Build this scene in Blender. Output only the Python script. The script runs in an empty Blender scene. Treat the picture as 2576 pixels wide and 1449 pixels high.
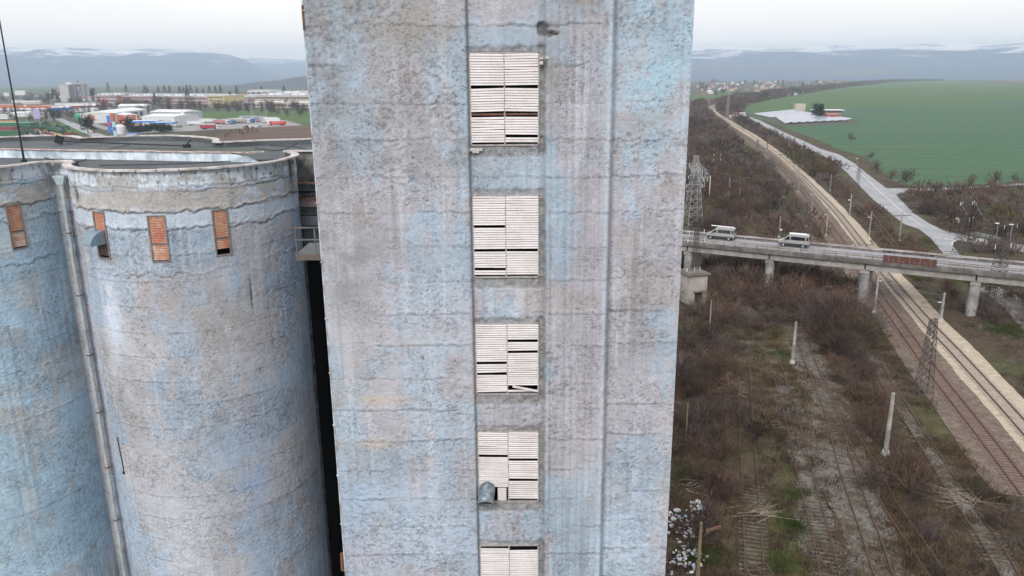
import bpy, math, random
import numpy as np
from mathutils import Vector, Matrix
random.seed(7); rng = np.random.default_rng(7)
scene = bpy.context.scene
col = scene.collection
H = 40.0                      # camera height above the plain
CAM = np.array([0.0, 0.0, H])
# ------------------------------------------------------------------ camera
FPX, CX, CY = 1937.0, 1288.0, 724.5
_p = math.atan(534/1937.0); _r = math.atan(60/7030.0)
_f = np.array([0, math.cos(_p), -math.sin(_p)]); _u = np.array([0, math.sin(_p), math.cos(_p)]); _x = np.array([1.0, 0, 0])
UPV = _u*math.cos(_r) + _x*math.sin(_r); RTV = _x*math.cos(_r) - _u*math.sin(_r); FWD = _f
cam = bpy.data.cameras.new('camera'); camo = bpy.data.objects.new('camera', cam); col.objects.link(camo)
cam.sensor_width = 36; cam.lens = FPX/2576*36; cam.clip_start = 0.5; cam.clip_end = 60000
camo.matrix_world = Matrix(((RTV[0], UPV[0], -FWD[0], 0), (RTV[1], UPV[1], -FWD[1], 0), (RTV[2], UPV[2], -FWD[2], H), (0, 0, 0, 1)))
scene.camera = camo
# ------------------------------------------------------------------ world: overcast sky
SUN_EL, SUN_AZ = math.radians(38), math.radians(194)   # behind the camera, to the left (azimuth clockwise from +Y)
w = bpy.data.worlds.new('World'); scene.world = w; w.use_nodes = True
nt = w.node_tree; nt.nodes.clear()
def wn(t, **k):
    n = nt.nodes.new(t)
    for a, b in k.items(): setattr(n, a, b)
    return n
sky = wn('ShaderNodeTexSky', sky_type='NISHITA'); sky.sun_disc = False; sky.sun_elevation = SUN_EL; sky.sun_rotation = SUN_AZ
tc = wn('ShaderNodeTexCoord'); mp = wn('ShaderNodeMapping'); mp.inputs['Scale'].default_value = (1.1, 1.1, 7.0)
nz = wn('ShaderNodeTexNoise'); nz.inputs['Scale'].default_value = 1.7; nz.inputs['Detail'].default_value = 5; nz.inputs['Roughness'].default_value = .5
cr = wn('ShaderNodeValToRGB')
cr.color_ramp.elements[0].position = .36; cr.color_ramp.elements[0].color = (6.3, 6.65, 7.1, 1)
cr.color_ramp.elements[1].position = .66; cr.color_ramp.elements[1].color = (8.3, 8.0, 7.7, 1)
e = cr.color_ramp.elements.new(.5); e.color = (7.3, 7.4, 7.5, 1)
mx = wn('ShaderNodeMix', data_type='RGBA'); mx.inputs[0].default_value = .93
bg = wn('ShaderNodeBackground'); bg.inputs[1].default_value = .1
out = wn('ShaderNodeOutputWorld')
L = nt.links.new
L(tc.outputs['Generated'], mp.inputs[0]); L(mp.outputs[0], nz.inputs[0]); L(nz.outputs[0], cr.inputs[0])
sx = wn('ShaderNodeSeparateXYZ'); L(tc.outputs['Generated'], sx.inputs[0]); hr = wn('ShaderNodeMapRange'); hr.inputs[1].default_value = 0; hr.inputs[2].default_value = .35; hr.inputs[3].default_value = 1; hr.inputs[4].default_value = 0; L(sx.outputs[2], hr.inputs[0])
hp_ = wn('ShaderNodeMath', operation='POWER'); hp_.inputs[1].default_value = 2.5; L(hr.outputs[0], hp_.inputs[0]); hx = wn('ShaderNodeMix', data_type='RGBA'); hx.inputs[7].default_value = (11.2, 10.0, 8.9, 1); L(hp_.outputs[0], hx.inputs[0]); L(cr.outputs[0], hx.inputs[6])
L(sky.outputs[0], mx.inputs[6]); L(hx.outputs[2], mx.inputs[7]); L(mx.outputs[2], bg.inputs[0]); L(bg.outputs[0], out.inputs[0])
sl = bpy.data.lights.new('sun', 'SUN'); sl.energy = 1.5; sl.angle = math.radians(20); sl.color = (1, .96, .92)
so = bpy.data.objects.new('sun', sl); col.objects.link(so)
sd = Vector((math.sin(SUN_AZ)*math.cos(SUN_EL), math.cos(SUN_AZ)*math.cos(SUN_EL), math.sin(SUN_EL)))
so.rotation_euler = sd.to_track_quat('Z', 'Y').to_euler(); so.location = (-30, -40, 90)
vs = scene.view_settings; vs.view_transform = 'Standard'; vs.look = 'None'; vs.exposure = 0.66; vs.gamma = 1; vs.use_curve_mapping = False
scene.cycles.volume_bounces = 2; scene.cycles.max_bounces = 5; scene.cycles.diffuse_bounces = 3; scene.cycles.transparent_max_bounces = 8
# ------------------------------------------------------------------ survey helpers
def ray(px, py): return FWD + (px-CX)/FPX*RTV + (CY-py)/FPX*UPV
def proj(P):
    v = np.asarray(P, float) - CAM; d = FWD@v
    return CX + FPX*(RTV@v)/d, CY - FPX*(UPV@v)/d
def G(px, py, z=0.0):
    r = ray(px, py); t = (z-H)/r[2]; return np.array([r[0]*t, r[1]*t, z])
def atY(px, py, Y):
    r = ray(px, py); t = Y/r[1]; return np.array([r[0]*t, Y, H + r[2]*t])
FR = {'r': (2540,100,1.9815), 'r2': (2540,550,2.2286), 'r3': (3140,550,2.2286), 'r4': (2480,1100,2.634), 'r5': (3140,1100,2.634),
      'r6': (2480,1600,2.587), 'r7': (3140,1600,2.587), 'A': (0,300,6.0375), 'B': (380,380,6.44), 'C': (720,400,5.6), 'Z': (0,130,2.1467), 'S': (2600,280,4.2933), 'D': (0,0,1/1.4907*1.4907*1.0)}
def D(f, a, b):
    if f == 'D': return a, b
    o = FR[f]; return (o[0]+a/o[2])/1.4907, (o[1]+b/o[2])/1.4907
def GP(f, a, b, z=0.0): return G(*D(f, a, b), z)
def height(base, topv):
    """height of a vertical at ground point base whose top shows at row topv"""
    lo, hi = 0.0, 80.0
    for _ in range(40):
        m = (lo+hi)/2
        if proj((base[0], base[1], m))[1] > topv: lo = m
        else: hi = m
    return lo
# ------------------------------------------------------------------ noise (numpy)
def _hash(ix, iy, s):
    h = (ix.astype(np.int64)*374761393 + iy.astype(np.int64)*668265263 + s*1442695041) & 0xffffffff
    h = ((h ^ (h >> 13))*1274126177) & 0xffffffff
    return ((h ^ (h >> 16)) & 0xffff)/65535.0
def vn(x, y, s=0):
    ix = np.floor(x); iy = np.floor(y); fx = x-ix; fy = y-iy
    fx = fx*fx*(3-2*fx); fy = fy*fy*(3-2*fy)
    a = _hash(ix, iy, s); b = _hash(ix+1, iy, s); c = _hash(ix, iy+1, s); d = _hash(ix+1, iy+1, s)
    return (a*(1-fx)+b*fx)*(1-fy) + (c*(1-fx)+d*fx)*fy
def fbm(x, y, s=0, o=4):
    t = 0; a = .5; n = 0
    for i in range(o):
        t = t + a*vn(x*2**i+i*17.3, y*2**i-i*9.1, s+i*31); n += a; a *= .55
    return t/n
def sst(a, b, x): t = np.clip((x-a)/(b-a), 0, 1); return t*t*(3-2*t)
# ------------------------------------------------------------------ materials
MATS = {}
def mat(name, c, rough=.8, metal=0, n1=(3, .25), n2=None, bump=0, bscale=20, emit=None, c2=None, c2s=1.0, spec=.3, obj=False, streak=None):
    """principled colour broken up by one or two noises; c2 = second colour mixed in by a large noise"""
    if name in MATS: return MATS[name]
    m = bpy.data.materials.new(name); m.use_nodes = True; t = m.node_tree; b = t.nodes['Principled BSDF']
    b.inputs['Roughness'].default_value = rough; b.inputs['Metallic'].default_value = metal
    b.inputs['Specular IOR Level'].default_value = spec
    N = t.nodes.new; K = t.links.new
    co = N('ShaderNodeTexCoord'); geo = N('ShaderNodeNewGeometry'); src = co.outputs['Object'] if obj else geo.outputs['Position']
    if streak:
        mpn = N('ShaderNodeMapping'); mpn.inputs['Scale'].default_value = streak; K(src, mpn.inputs[0]); src1 = mpn.outputs[0]
    else: src1 = src
    n = N('ShaderNodeTexNoise'); n.inputs['Scale'].default_value = n1[0]; n.inputs['Detail'].default_value = 6; n.inputs['Roughness'].default_value = .65; K(src1, n.inputs[0])
    mr = N('ShaderNodeMapRange'); mr.inputs[1].default_value = .3; mr.inputs[2].default_value = .7; mr.inputs[3].default_value = 1-n1[1]; mr.inputs[4].default_value = 1+n1[1]; K(n.outputs[0], mr.inputs[0])
    base = N('ShaderNodeRGB'); base.outputs[0].default_value = (*c, 1); cur = base.outputs[0]
    if c2:
        q = N('ShaderNodeTexNoise'); q.inputs['Scale'].default_value = c2s; q.inputs['Detail'].default_value = 4; K(src, q.inputs[0])
        qr = N('ShaderNodeMapRange'); qr.inputs[1].default_value = .42; qr.inputs[2].default_value = .6; K(q.outputs[0], qr.inputs[0])
        mm = N('ShaderNodeMix'); mm.data_type = 'RGBA'; K(qr.outputs[0], mm.inputs[0]); K(cur, mm.inputs[6]); mm.inputs[7].default_value = (*c2, 1); cur = mm.outputs[2]
    hs = N('ShaderNodeVectorMath'); hs.operation = 'SCALE'; K(cur, hs.inputs[0]); K(mr.outputs[0], hs.inputs['Scale']); K(hs.outputs[0], b.inputs['Base Color'])
    if bump:
        bn = N('ShaderNodeTexNoise'); bn.inputs['Scale'].default_value = bscale; bn.inputs['Detail'].default_value = 5; K(src, bn.inputs[0])
        bm = N('ShaderNodeBump'); bm.inputs['Strength'].default_value = bump; bm.inputs['Distance'].default_value = .03; K(bn.outputs[0], bm.inputs['Height']); K(bm.outputs[0], b.inputs['Normal'])
    MATS[name] = m; return m
def ramp_mat(name, stops, scale, detail=8, rough=.95, second=None, rnd=False, bump=0, stretch=(1,1,1), fine=None, lines=None):
    """ground covers: colour ramp over noise, optional second layer (stops, scale) mixed by another noise"""
    m = bpy.data.materials.new(name); m.use_nodes = True; t = m.node_tree; b = t.nodes['Principled BSDF']
    b.inputs['Roughness'].default_value = rough; b.inputs['Specular IOR Level'].default_value = .15
    N = t.nodes.new; K = t.links.new
    geo = N('ShaderNodeNewGeometry'); mp_ = N('ShaderNodeMapping'); mp_.inputs['Scale'].default_value = stretch; K(geo.outputs['Position'], mp_.inputs[0])
    def layer(st, sc, det):
        n = N('ShaderNodeTexNoise'); n.inputs['Scale'].default_value = sc; n.inputs['Detail'].default_value = det; n.inputs['Roughness'].default_value = .62; n.inputs['Distortion'].default_value = .3; K(mp_.outputs[0], n.inputs[0])
        r = N('ShaderNodeValToRGB'); el = r.color_ramp.elements
        while len(el) > 1: el.remove(el[0])
        for i, (p, c) in enumerate(st):
            x = el[0] if i == 0 else el.new(p); x.position = p; x.color = (*c, 1)
        K(n.outputs[0], r.inputs[0]); return r.outputs[0], n.outputs[0]
    cur, nn = layer(stops, scale, detail)
    if second:
        c2, _ = layer(second[0], second[1], detail); q = N('ShaderNodeTexNoise'); q.inputs['Scale'].default_value = second[2]; q.inputs['Detail'].default_value = 3; K(mp_.outputs[0], q.inputs[0])
        qr = N('ShaderNodeMapRange'); qr.inputs[1].default_value = second[3]; qr.inputs[2].default_value = second[3]+.14; K(q.outputs[0], qr.inputs[0])
        mm = N('ShaderNodeMix'); mm.data_type = 'RGBA'; K(qr.outputs[0], mm.inputs[0]); K(cur, mm.inputs[6]); K(c2, mm.inputs[7]); cur = mm.outputs[2]
    if fine:
        n = N('ShaderNodeTexNoise'); n.inputs['Scale'].default_value = fine[0]; n.inputs['Detail'].default_value = 4; n.inputs['Roughness'].default_value = .7; K(geo.outputs['Position'], n.inputs[0])
        mr = N('ShaderNodeMapRange'); mr.inputs[1].default_value = .3; mr.inputs[2].default_value = .7; mr.inputs[3].default_value = 1-fine[1]; mr.inputs[4].default_value = 1+fine[1]; K(n.outputs[0], mr.inputs[0])
        hs = N('ShaderNodeVectorMath'); hs.operation = 'SCALE'; K(cur, hs.inputs[0]); K(mr.outputs[0], hs.inputs['Scale']); cur = hs.outputs[0]
    if lines:      # drilled rows and wheel tracks: (angle, spacing in metres, strength)
        lm_ = N('ShaderNodeMapping'); lm_.inputs['Rotation'].default_value = (0, 0, lines[0]); K(geo.outputs['Position'], lm_.inputs[0]); wv = N('ShaderNodeTexWave'); wv.inputs['Scale'].default_value = .314/lines[1]; wv.inputs['Distortion'].default_value = .6; wv.inputs['Detail'].default_value = 1; wv.inputs['Detail Scale'].default_value = .02; K(lm_.outputs[0], wv.inputs[0])
        wr_ = N('ShaderNodeMapRange'); wr_.inputs[1].default_value = .80; wr_.inputs[2].default_value = .97; wr_.inputs[3].default_value = 1; wr_.inputs[4].default_value = 1-lines[2]; K(wv.outputs[1], wr_.inputs[0]); hs = N('ShaderNodeVectorMath'); hs.operation = 'SCALE'; K(cur, hs.inputs[0]); K(wr_.outputs[0], hs.inputs['Scale']); cur = hs.outputs[0]
    if rnd:
        oi = N('ShaderNodeObjectInfo'); mr = N('ShaderNodeMapRange'); mr.inputs[3].default_value = .7; mr.inputs[4].default_value = 1.35; K(oi.outputs['Random'], mr.inputs[0])
        hs = N('ShaderNodeVectorMath'); hs.operation = 'SCALE'; K(cur, hs.inputs[0]); K(mr.outputs[0], hs.inputs['Scale']); cur = hs.outputs[0]
    K(cur, b.inputs['Base Color'])
    if bump:
        bm = N('ShaderNodeBump'); bm.inputs['Strength'].default_value = bump; bm.inputs['Distance'].default_value = .3; K(nn, bm.inputs['Height']); K(bm.outputs[0], b.inputs['Normal'])
    MATS[name] = m; return m
def attr_mat(name, rough=.92, fine=.16, bump=.6, bdist=.02):
    """painted render: the paint map is stored on the mesh, grain and relief come from noise"""
    m = bpy.data.materials.new(name); m.use_nodes = True; t = m.node_tree; b = t.nodes['Principled BSDF']
    b.inputs['Roughness'].default_value = rough; b.inputs['Specular IOR Level'].default_value = .12
    N = t.nodes.new; K = t.links.new
    a = N('ShaderNodeAttribute'); a.attribute_name = 'paint'; geo = N('ShaderNodeNewGeometry')
    n = N('ShaderNodeTexNoise'); n.inputs['Scale'].default_value = 9; n.inputs['Detail'].default_value = 7; n.inputs['Roughness'].default_value = .7; K(geo.outputs['Position'], n.inputs[0])
    mr = N('ShaderNodeMapRange'); mr.inputs[1].default_value = .3; mr.inputs[2].default_value = .7; mr.inputs[3].default_value = 1-fine; mr.inputs[4].default_value = 1+fine; K(n.outputs[0], mr.inputs[0])
    hs = N('ShaderNodeVectorMath'); hs.operation = 'SCALE'; K(a.outputs['Color'], hs.inputs[0])
    mc = N('ShaderNodeMapping'); mc.inputs['Scale'].default_value = (1, 1, 1.9); K(geo.outputs['Position'], mc.inputs[0]); cn_ = N('ShaderNodeTexNoise'); cn_.inputs['Scale'].default_value = 3.6; cn_.inputs['Detail'].default_value = 4; cn_.inputs['Distortion'].default_value = 1.2; K(mc.outputs[0], cn_.inputs[0])
    s1 = N('ShaderNodeMath'); s1.operation = 'SUBTRACT'; s1.inputs[1].default_value = .5; K(cn_.outputs[0], s1.inputs[0]); s2 = N('ShaderNodeMath'); s2.operation = 'ABSOLUTE'; K(s1.outputs[0], s2.inputs[0]); s3 = N('ShaderNodeMapRange'); s3.inputs[1].default_value = .004; s3.inputs[2].default_value = .022; s3.inputs[3].default_value = .60; s3.inputs[4].default_value = 0; K(s2.outputs[0], s3.inputs[0])
    mk_ = N('ShaderNodeTexNoise'); mk_.inputs['Scale'].default_value = 1.1; mk_.inputs['Detail'].default_value = 3; K(geo.outputs['Position'], mk_.inputs[0]); mr3 = N('ShaderNodeMapRange'); mr3.inputs[1].default_value = .40; mr3.inputs[2].default_value = .60; K(mk_.outputs[0], mr3.inputs[0]); s4 = N('ShaderNodeMath'); s4.operation = 'MULTIPLY'; K(s3.outputs[0], s4.inputs[0]); K(mr3.outputs[0], s4.inputs[1])
    s5 = N('ShaderNodeMath'); s5.operation = 'SUBTRACT'; K(mr.outputs[0], s5.inputs[0]); K(s4.outputs[0], s5.inputs[1]); K(s5.outputs[0], hs.inputs['Scale']); K(hs.outputs[0], b.inputs['Base Color'])
    mpn = N('ShaderNodeMapping'); mpn.inputs['Scale'].default_value = (1, 1, 1.6); K(geo.outputs['Position'], mpn.inputs[0])
    n2 = N('ShaderNodeTexNoise'); n2.inputs['Scale'].default_value = 9; n2.inputs['Detail'].default_value = 7; n2.inputs['Roughness'].default_value = .72; n2.inputs['Distortion'].default_value = .5; K(mpn.outputs[0], n2.inputs[0])
    bm = N('ShaderNodeBump'); bm.inputs['Strength'].default_value = bump; bm.inputs['Distance'].default_value = bdist*2.6; K(n2.outputs[0], bm.inputs['Height']); K(bm.outputs[0], b.inputs['Normal'])
    MATS[name] = m; return m
# ------------------------------------------------------------------ object helpers
def tag(o, label=None, cat=None, group=None, kind=None):
    if label: o['label'] = label
    if cat: o['category'] = cat
    if group: o['group'] = group
    if kind: o['kind'] = kind
    return o
def thing(name, label, cat, loc=(0,0,0), rz=0, group=None):
    o = bpy.data.objects.new(name, None); col.objects.link(o); o.location = loc; o.rotation_euler = (0, 0, rz); o.empty_display_size = .3
    return tag(o, label, cat, group)
def link(name, me, m, parent=None, loc=None):
    if m is not None and not me.materials: me.materials.append(m)
    o = bpy.data.objects.new(name, me); col.objects.link(o)
    if parent is not None: o.parent = parent
    if loc is not None: o.location = loc
    return o
CH = {}
def kids(o):
    return [c for c in col.objects if c.parent == o]
def copy_tree(o, ch=None, parent=None):
    ch = ch if ch is not None else kidmap(o)
    c = o.copy(); col.objects.link(c)
    if parent is not None: c.parent = parent
    for k, sub in ch: copy_tree(k, sub, c)
    return c
def kidmap(o): return [(k, kidmap(k)) for k in kids(o)]
class MB:
    def __init__(s): s.v = []; s.f = []
    def add(s, vs, fs):
        n = len(s.v); s.v += [tuple(map(float, q)) for q in vs]; s.f += [tuple(i+n for i in f) for f in fs]; return s
    def box(s, c, d, rz=0, rx=0, ry=0, taper=1.0):
        M = Matrix.Rotation(rz, 3, 'Z') @ Matrix.Rotation(ry, 3, 'Y') @ Matrix.Rotation(rx, 3, 'X')
        vs = []
        for z in (-.5, .5):
            k = taper if z > 0 else 1
            for x, y in ((-.5,-.5), (.5,-.5), (.5,.5), (-.5,.5)):
                q = M @ Vector((x*d[0]*k, y*d[1]*k, z*d[2])); vs.append((q.x+c[0], q.y+c[1], q.z+c[2]))
        return s.add(vs, [(3,2,1,0), (4,5,6,7), (0,1,5,4), (1,2,6,5), (2,3,7,6), (3,0,4,7)])
    def tube(s, a, b, r, r2=None, n=6, cap=True):
        a = Vector(a); b = Vector(b); r2 = r if r2 is None else r2; d = (b-a).normalized()
        u = d.orthogonal().normalized(); w_ = d.cross(u); vs = []
        for P, R in ((a, r), (b, r2)):
            for i in range(n):
                t = 2*math.pi*(i+.5)/n; vs.append(P + u*R*math.cos(t) + w_*R*math.sin(t))
        fs = [(i, (i+1) % n, n+(i+1) % n, n+i) for i in range(n)]
        if cap: fs += [tuple(range(n))[::-1], tuple(range(n, 2*n))]
        return s.add(vs, fs)
    def prism(s, pts, z0, z1):
        n = len(pts); vs = [(p[0], p[1], z0) for p in pts] + [(p[0], p[1], z1) for p in pts]
        return s.add(vs, [tuple(range(n))[::-1], tuple(range(n, 2*n))] + [(i, (i+1) % n, n+(i+1) % n, n+i) for i in range(n)])
    def side(s, pts, y0, y1):
        """profile in x,z extruded along y"""
        n = len(pts); vs = [(p[0], y0, p[1]) for p in pts] + [(p[0], y1, p[1]) for p in pts]
        return s.add(vs, [tuple(range(n)), tuple(range(n, 2*n))[::-1]] + [(i, n+i, n+(i+1) % n, (i+1) % n) for i in range(n)])
    def mesh(s, name, org=(0,0,0), smooth=False):
        me = bpy.data.meshes.new(name); me.from_pydata([(a-org[0], b-org[1], c-org[2]) for a, b, c in s.v], [], s.f)
        if smooth:
            for p in me.polygons: p.use_smooth = True
        me.update(); return me
    def build(s, name, m, parent=None, org=(0,0,0), smooth=False): return link(name, s.mesh(name, org, smooth), m, parent)
def npmesh(name, V, F, m, parent=None, smooth=False, colors=None):
    """V (n,3) float, F (k,3|4) int"""
    me = bpy.data.meshes.new(name); k = F.shape[1]
    me.vertices.add(len(V)); me.vertices.foreach_set('co', V.astype(np.float32).ravel())
    me.loops.add(F.size); me.loops.foreach_set('vertex_index', F.astype(np.int32).ravel())
    me.polygons.add(len(F)); me.polygons.foreach_set('loop_start', np.arange(0, F.size, k, dtype=np.int32)); me.polygons.foreach_set('loop_total', np.full(len(F), k, dtype=np.int32))
    if smooth: me.polygons.foreach_set('use_smooth', np.ones(len(F), dtype=bool))
    me.update(calc_edges=True)
    if colors is not None:
        a = me.color_attributes.new('paint', 'FLOAT_COLOR', 'POINT'); a.data.foreach_set('color', np.concatenate([colors, np.ones((len(V), 1))], 1).astype(np.float32).ravel())
    return link(name, me, m, parent)
def poly(name, pts, z, m, kind='structure', parent=None, **k):
    me = bpy.data.meshes.new(name); me.from_pydata([(p[0], p[1], z) for p in pts], [], [tuple(range(len(pts)))]); me.update()
    if me.polygons[0].normal.z < 0: me.flip_normals()
    o = link(name, me, m, parent)
    if kind: o['kind'] = kind
    return tag(o, **k)
def spline(pts, step=2.0):
    P = np.array([p[:2] for p in pts], float); out = []
    Q = np.vstack([2*P[0]-P[1], P, 2*P[-1]-P[-2]])
    for i in range(1, len(Q)-2):
        n = max(2, int(np.linalg.norm(Q[i+1]-Q[i])/step))
        for t in np.arange(n)/n:
            out.append(.5*((2*Q[i]) + (Q[i+1]-Q[i-1])*t + (2*Q[i-1]-5*Q[i]+4*Q[i+1]-Q[i+2])*t*t + (3*Q[i]-Q[i-1]-3*Q[i+1]+Q[i+2])*t**3))
    out.append(P[-1]); return np.array(out)
def normals2(P):
    T = np.gradient(P, axis=0); T /= np.linalg.norm(T, axis=1)[:, None] + 1e-9; return T, np.stack([T[:,1], -T[:,0]], 1)
def strip(name, P, a, b, z, m, jag=0, seed=0, parent=None, kind='structure', **k):
    """ribbon along path P from offset a to b (positive = right of travel)"""
    T, Nn = normals2(P); n = len(P); ja = jb = 0
    if jag: q_ = np.arange(n); ja = (fbm(q_*.13, q_*0., seed, 5)-.5)*jag*1.6 + (_hash(q_*1., q_*0., seed)-.5)*jag*.35; jb = (fbm(q_*.13, q_*0., seed+5, 5)-.5)*jag*1.6 + (_hash(q_*1., q_*0., seed+9)-.5)*jag*.35
    A = P + Nn*(a+ja)[:, None] if jag else P+Nn*a; B = P + Nn*(b+jb)[:, None] if jag else P+Nn*b
    V = np.zeros((2*n, 3)); V[0::2, :2] = A; V[1::2, :2] = B; V[:, 2] = z
    i = np.arange(n-1)*2; F = np.stack([i, i+1, i+3, i+2], 1)
    e1 = V[F[0,1]]-V[F[0,0]]; e2 = V[F[0,3]]-V[F[0,0]]
    if np.cross(e1, e2)[2] < 0: F = F[:, ::-1]
    o = npmesh(name, V, F, m, parent)
    if kind: o['kind'] = kind
    return tag(o, **k)

# ================================================================== ELEVATOR TOWER
lin = lambda r, g, b: tuple(((c/255+.055)/1.055)**2.4 for c in (r, g, b))
def paint_map(s, z, seed, blobs, lift, mauve=.5, bluec=(.365,.435,.525), mauvec=(.41,.40,.445)):
    """paint, dirt and cracks on rendered concrete; returns colour and relief (metres outward)"""
    blue = np.array(bluec); mv = np.array(mauvec); brown = np.array((.33, .285, .25)); dark = np.array((.13, .13, .14)); white = np.array((.66, .69, .74))
    wob = (fbm(s*.25, z*.5, seed+1, 3)-.5)*.20 + (fbm(s*4.5, z*3, seed+2, 5)-.5)*.17 + (_hash(np.floor(z/lift), z*0, seed+40)-.5)*0
    zz = (z+wob)/lift; k = np.floor(zz); fr = zz-k
    lt = _hash(k, k*0+seed, 3)
    m = fbm(s*.35, z*.28, seed+3, 5) + (lt-.5)*.16 + (fbm(s*2.5, z*.5, seed+4, 4)-.5)*.35 + (mauve-.5)*.6
    mm = sst(.44, .55, m)[..., None]
    c = blue*(1-mm) + mv*mm
    br = sst(.60, .72, fbm(s*.6+9, z*.7, seed+5, 5))[..., None]; c = c*(1-.35*br) + brown*.35*br
    tone = 1 + (lt-.5)*.10 + (fbm(s*.25, z*.25, seed+6, 3)-.5)*.30 + (fbm(s*1.6, z*1.6, seed+7, 4)-.5)*.30
    c = c*tone[..., None]
    st = sst(.60, .78, fbm(s*5.5, z*.18, seed+8, 3)*.75 + fbm(s*1.1, z*.4, seed+9, 3)*.35)[..., None]; c = c*(1-.28*st) + white*.28*st
    ds = sst(.62, .8, fbm(s*6.5+50, z*.15, seed+10, 3)*.7 + fbm(s*.8, z*.3, seed+11, 3)*.4)[..., None]; c = c*(1-.16*ds)
    for (bs, bz, rs, rz_, cc, am) in blobs:
        d = np.exp(-((s-bs)/rs)**2 - ((z-bz)/rz_)**2); d = d*(.45+1.1*sst(.35, .65, fbm(s*1.5, z*1.5, seed+12, 4)))*am
        d = np.clip(d, 0, 1)[..., None]; c = c*(1-d) + np.array(cc)*d
    # speckled dirt, strongest in the weathered patches
    dirt = sst(.52, .74, fbm(s*9, z*13, seed+13, 3)) * sst(.42, .62, fbm(s*.5+3, z*.5, seed+14, 4)); c = c*(1-.34*dirt[..., None])
    # joints between the lifts, ragged and broken
    th = .006 + .026*fbm(s*1.3, z*1.3, seed+15, 3)
    jd = np.minimum(fr, 1-fr)*lift
    brk = sst(.40, .58, fbm(s*.55, k*3.7, seed+16, 4))
    crk = np.exp(-(jd/(th*1.1))**2)*brk
    lip = np.exp(-((fr*lift-.05)/.06)**2)*brk
    # short curly tears in the render
    n = fbm(s*2.6 + z*.5, z*4.5, seed+17, 4); mask = sst(.40, .60, fbm(s*.45, z*.45, seed+18, 3))
    wr = np.exp(-((n-.5)/.011)**2)*mask
    n2 = fbm(s*4.6+31, z*8, seed+19, 3); wr2 = np.exp(-((n2-.55)/.016)**2)*(.35+.65*mask)
    cr_ = np.clip(.50*crk + .55*wr + .50*wr2, 0, .85)[..., None]
    c = c*(1-cr_) + dark*cr_; sp2 = sst(.66, .80, fbm(s*3.2+7, z*3.2, seed+44, 5))[..., None]; c = c*(1-.35*sp2) + np.array((.30,.28,.27))*.35*sp2
    rel = (fbm(s*1.2, z*1.2, seed+20, 3)-.5)*.025 + (fbm(s*6, z*8, seed+21, 3)-.5)*.022 + lip*.012 - crk*.02 - wr*.02 + (lt-.5)*.014
    return np.clip(c*1.10, .03, .85), rel
TY = 24.0; TX0, TX1 = -6.05, 5.50
WTOP = atY(1182,132,TY)[2]
WINS = [(132,366), (493,700), (817,996), (1090,1268), (1378,1560)]     # rows of the shuttered openings
WZ = [(atY(1270, a, TY)[2], atY(1270, b, TY)[2]) for a, b in WINS]
WX0, WX1 = -1.22, .86
def tower_profile(x):
    d = np.zeros_like(x)
    d += .15*sst(-1.30, -1.24, x)*(1-sst(.98, 1.10, x))
    fl = sst(1.0, 1.15, x)*(1-sst(2.70, 2.85, x)); d -= fl*(.028*np.abs(np.sin((x-1.0)*math.pi/.235)))
    d -= .06*sst(2.80, 2.92, x)*(1-sst(3.04, 3.10, x))
    d += .30*sst(3.05, 3.22, x)
    return d
xs = np.unique(np.round(np.concatenate([np.arange(TX0, TX1, .045), [TX1, WX0-.03, WX1+.03]]), 4))
zf = np.arange(20.5, 43.6, .045); zs = np.concatenate([np.arange(0, 20.5, 1.0), zf, np.arange(44.0, 50.1, 1.0)])
X, Z = np.meshgrid(xs, zs)
bl = [(-5.6, 39.5, .7, 3.0, (.20,.21,.22), .45), (-4.9, 41.8, 1.2, 1.2, (.22,.225,.23), .4), (-2.4, 37.6, 2.6, .7, (.26,.26,.27), .4), (-4.3, 42.2, 1.5, .8, (.30,.31,.31), .7), (-2.6, 41.5, 1.6, 1.0, (.33,.32,.31), .7), (2.2, 42.3, 1.0, .55, (.30,.27,.25), .8), (-4.8, 34.4, 1.3, .9, (.24,.24,.26), .45), (-5.3, 33.6, .8, 1.5, (.22,.225,.245), .5),
      (-3.8, 39.0, 1.9, 1.1, (.30,.30,.31), .5), (1.2, 40.6, .5, 1.7, (.30,.29,.29), .6), (4.6, 38.8, .5, .5, (.33,.30,.25), .5),
      (-4.6, 29.5, 1.2, .22, (.50,.42,.35), .7), (-5.0, 27.9, .9, .2, (.50,.42,.35), .6), (-3.0, 31.0, 2.2, 2.4, (.44,.42,.455), .5), (-5.4, 25.5, .5, 2, (.36,.46,.60), .6),
      (-3.3, 24.0, 2.4, 2.5, (.42,.48,.58), .6), (4.4, 24.2, 1.2, 2.8, (.44,.52,.63), .6), (4.3, 40.5, 1.4, 2.4, (.36,.50,.60), .7), (2.6, 28.5, .8, 2.4, (.43,.41,.44), .5), (5.3, 27, .3, 4, (.50,.44,.42), .5)]
C3, REL = paint_map(X, Z, 11, bl, 1.12)
flm = sst(1.0, 1.15, X)*(1-sst(2.75, 2.9, X))                    # fluted pilaster: slightly darker, most of all in the grooves
C3 *= (1 - .10*flm*(np.abs(np.sin((X-1.0)*math.pi/.235)) < .45) - .05*flm)[..., None]
edge_light = np.exp(-((X-2.98)/.07)**2)[..., None]; C3 = C3*(1-.5*edge_light) + np.array((.50,.60,.70))*.5*edge_light  # painted light: pilaster corner brightened where it catches the sky
step_shade = np.exp(-((X-3.2)/.06)**2)[..., None]*(.08+.5*fbm(X*6, Z*1.2, 90, 3))[..., None]; C3 = C3*(1-step_shade) + np.array((.16,.17,.185))*step_shade  # painted occlusion shade along the set-back step
lb = np.exp(-((X+1.27)/.045)**2)[..., None]*.8; C3 = C3*(1-lb) + np.array((.14,.145,.155))*lb  # shadow line of the recessed bay painted down its left edge
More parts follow.
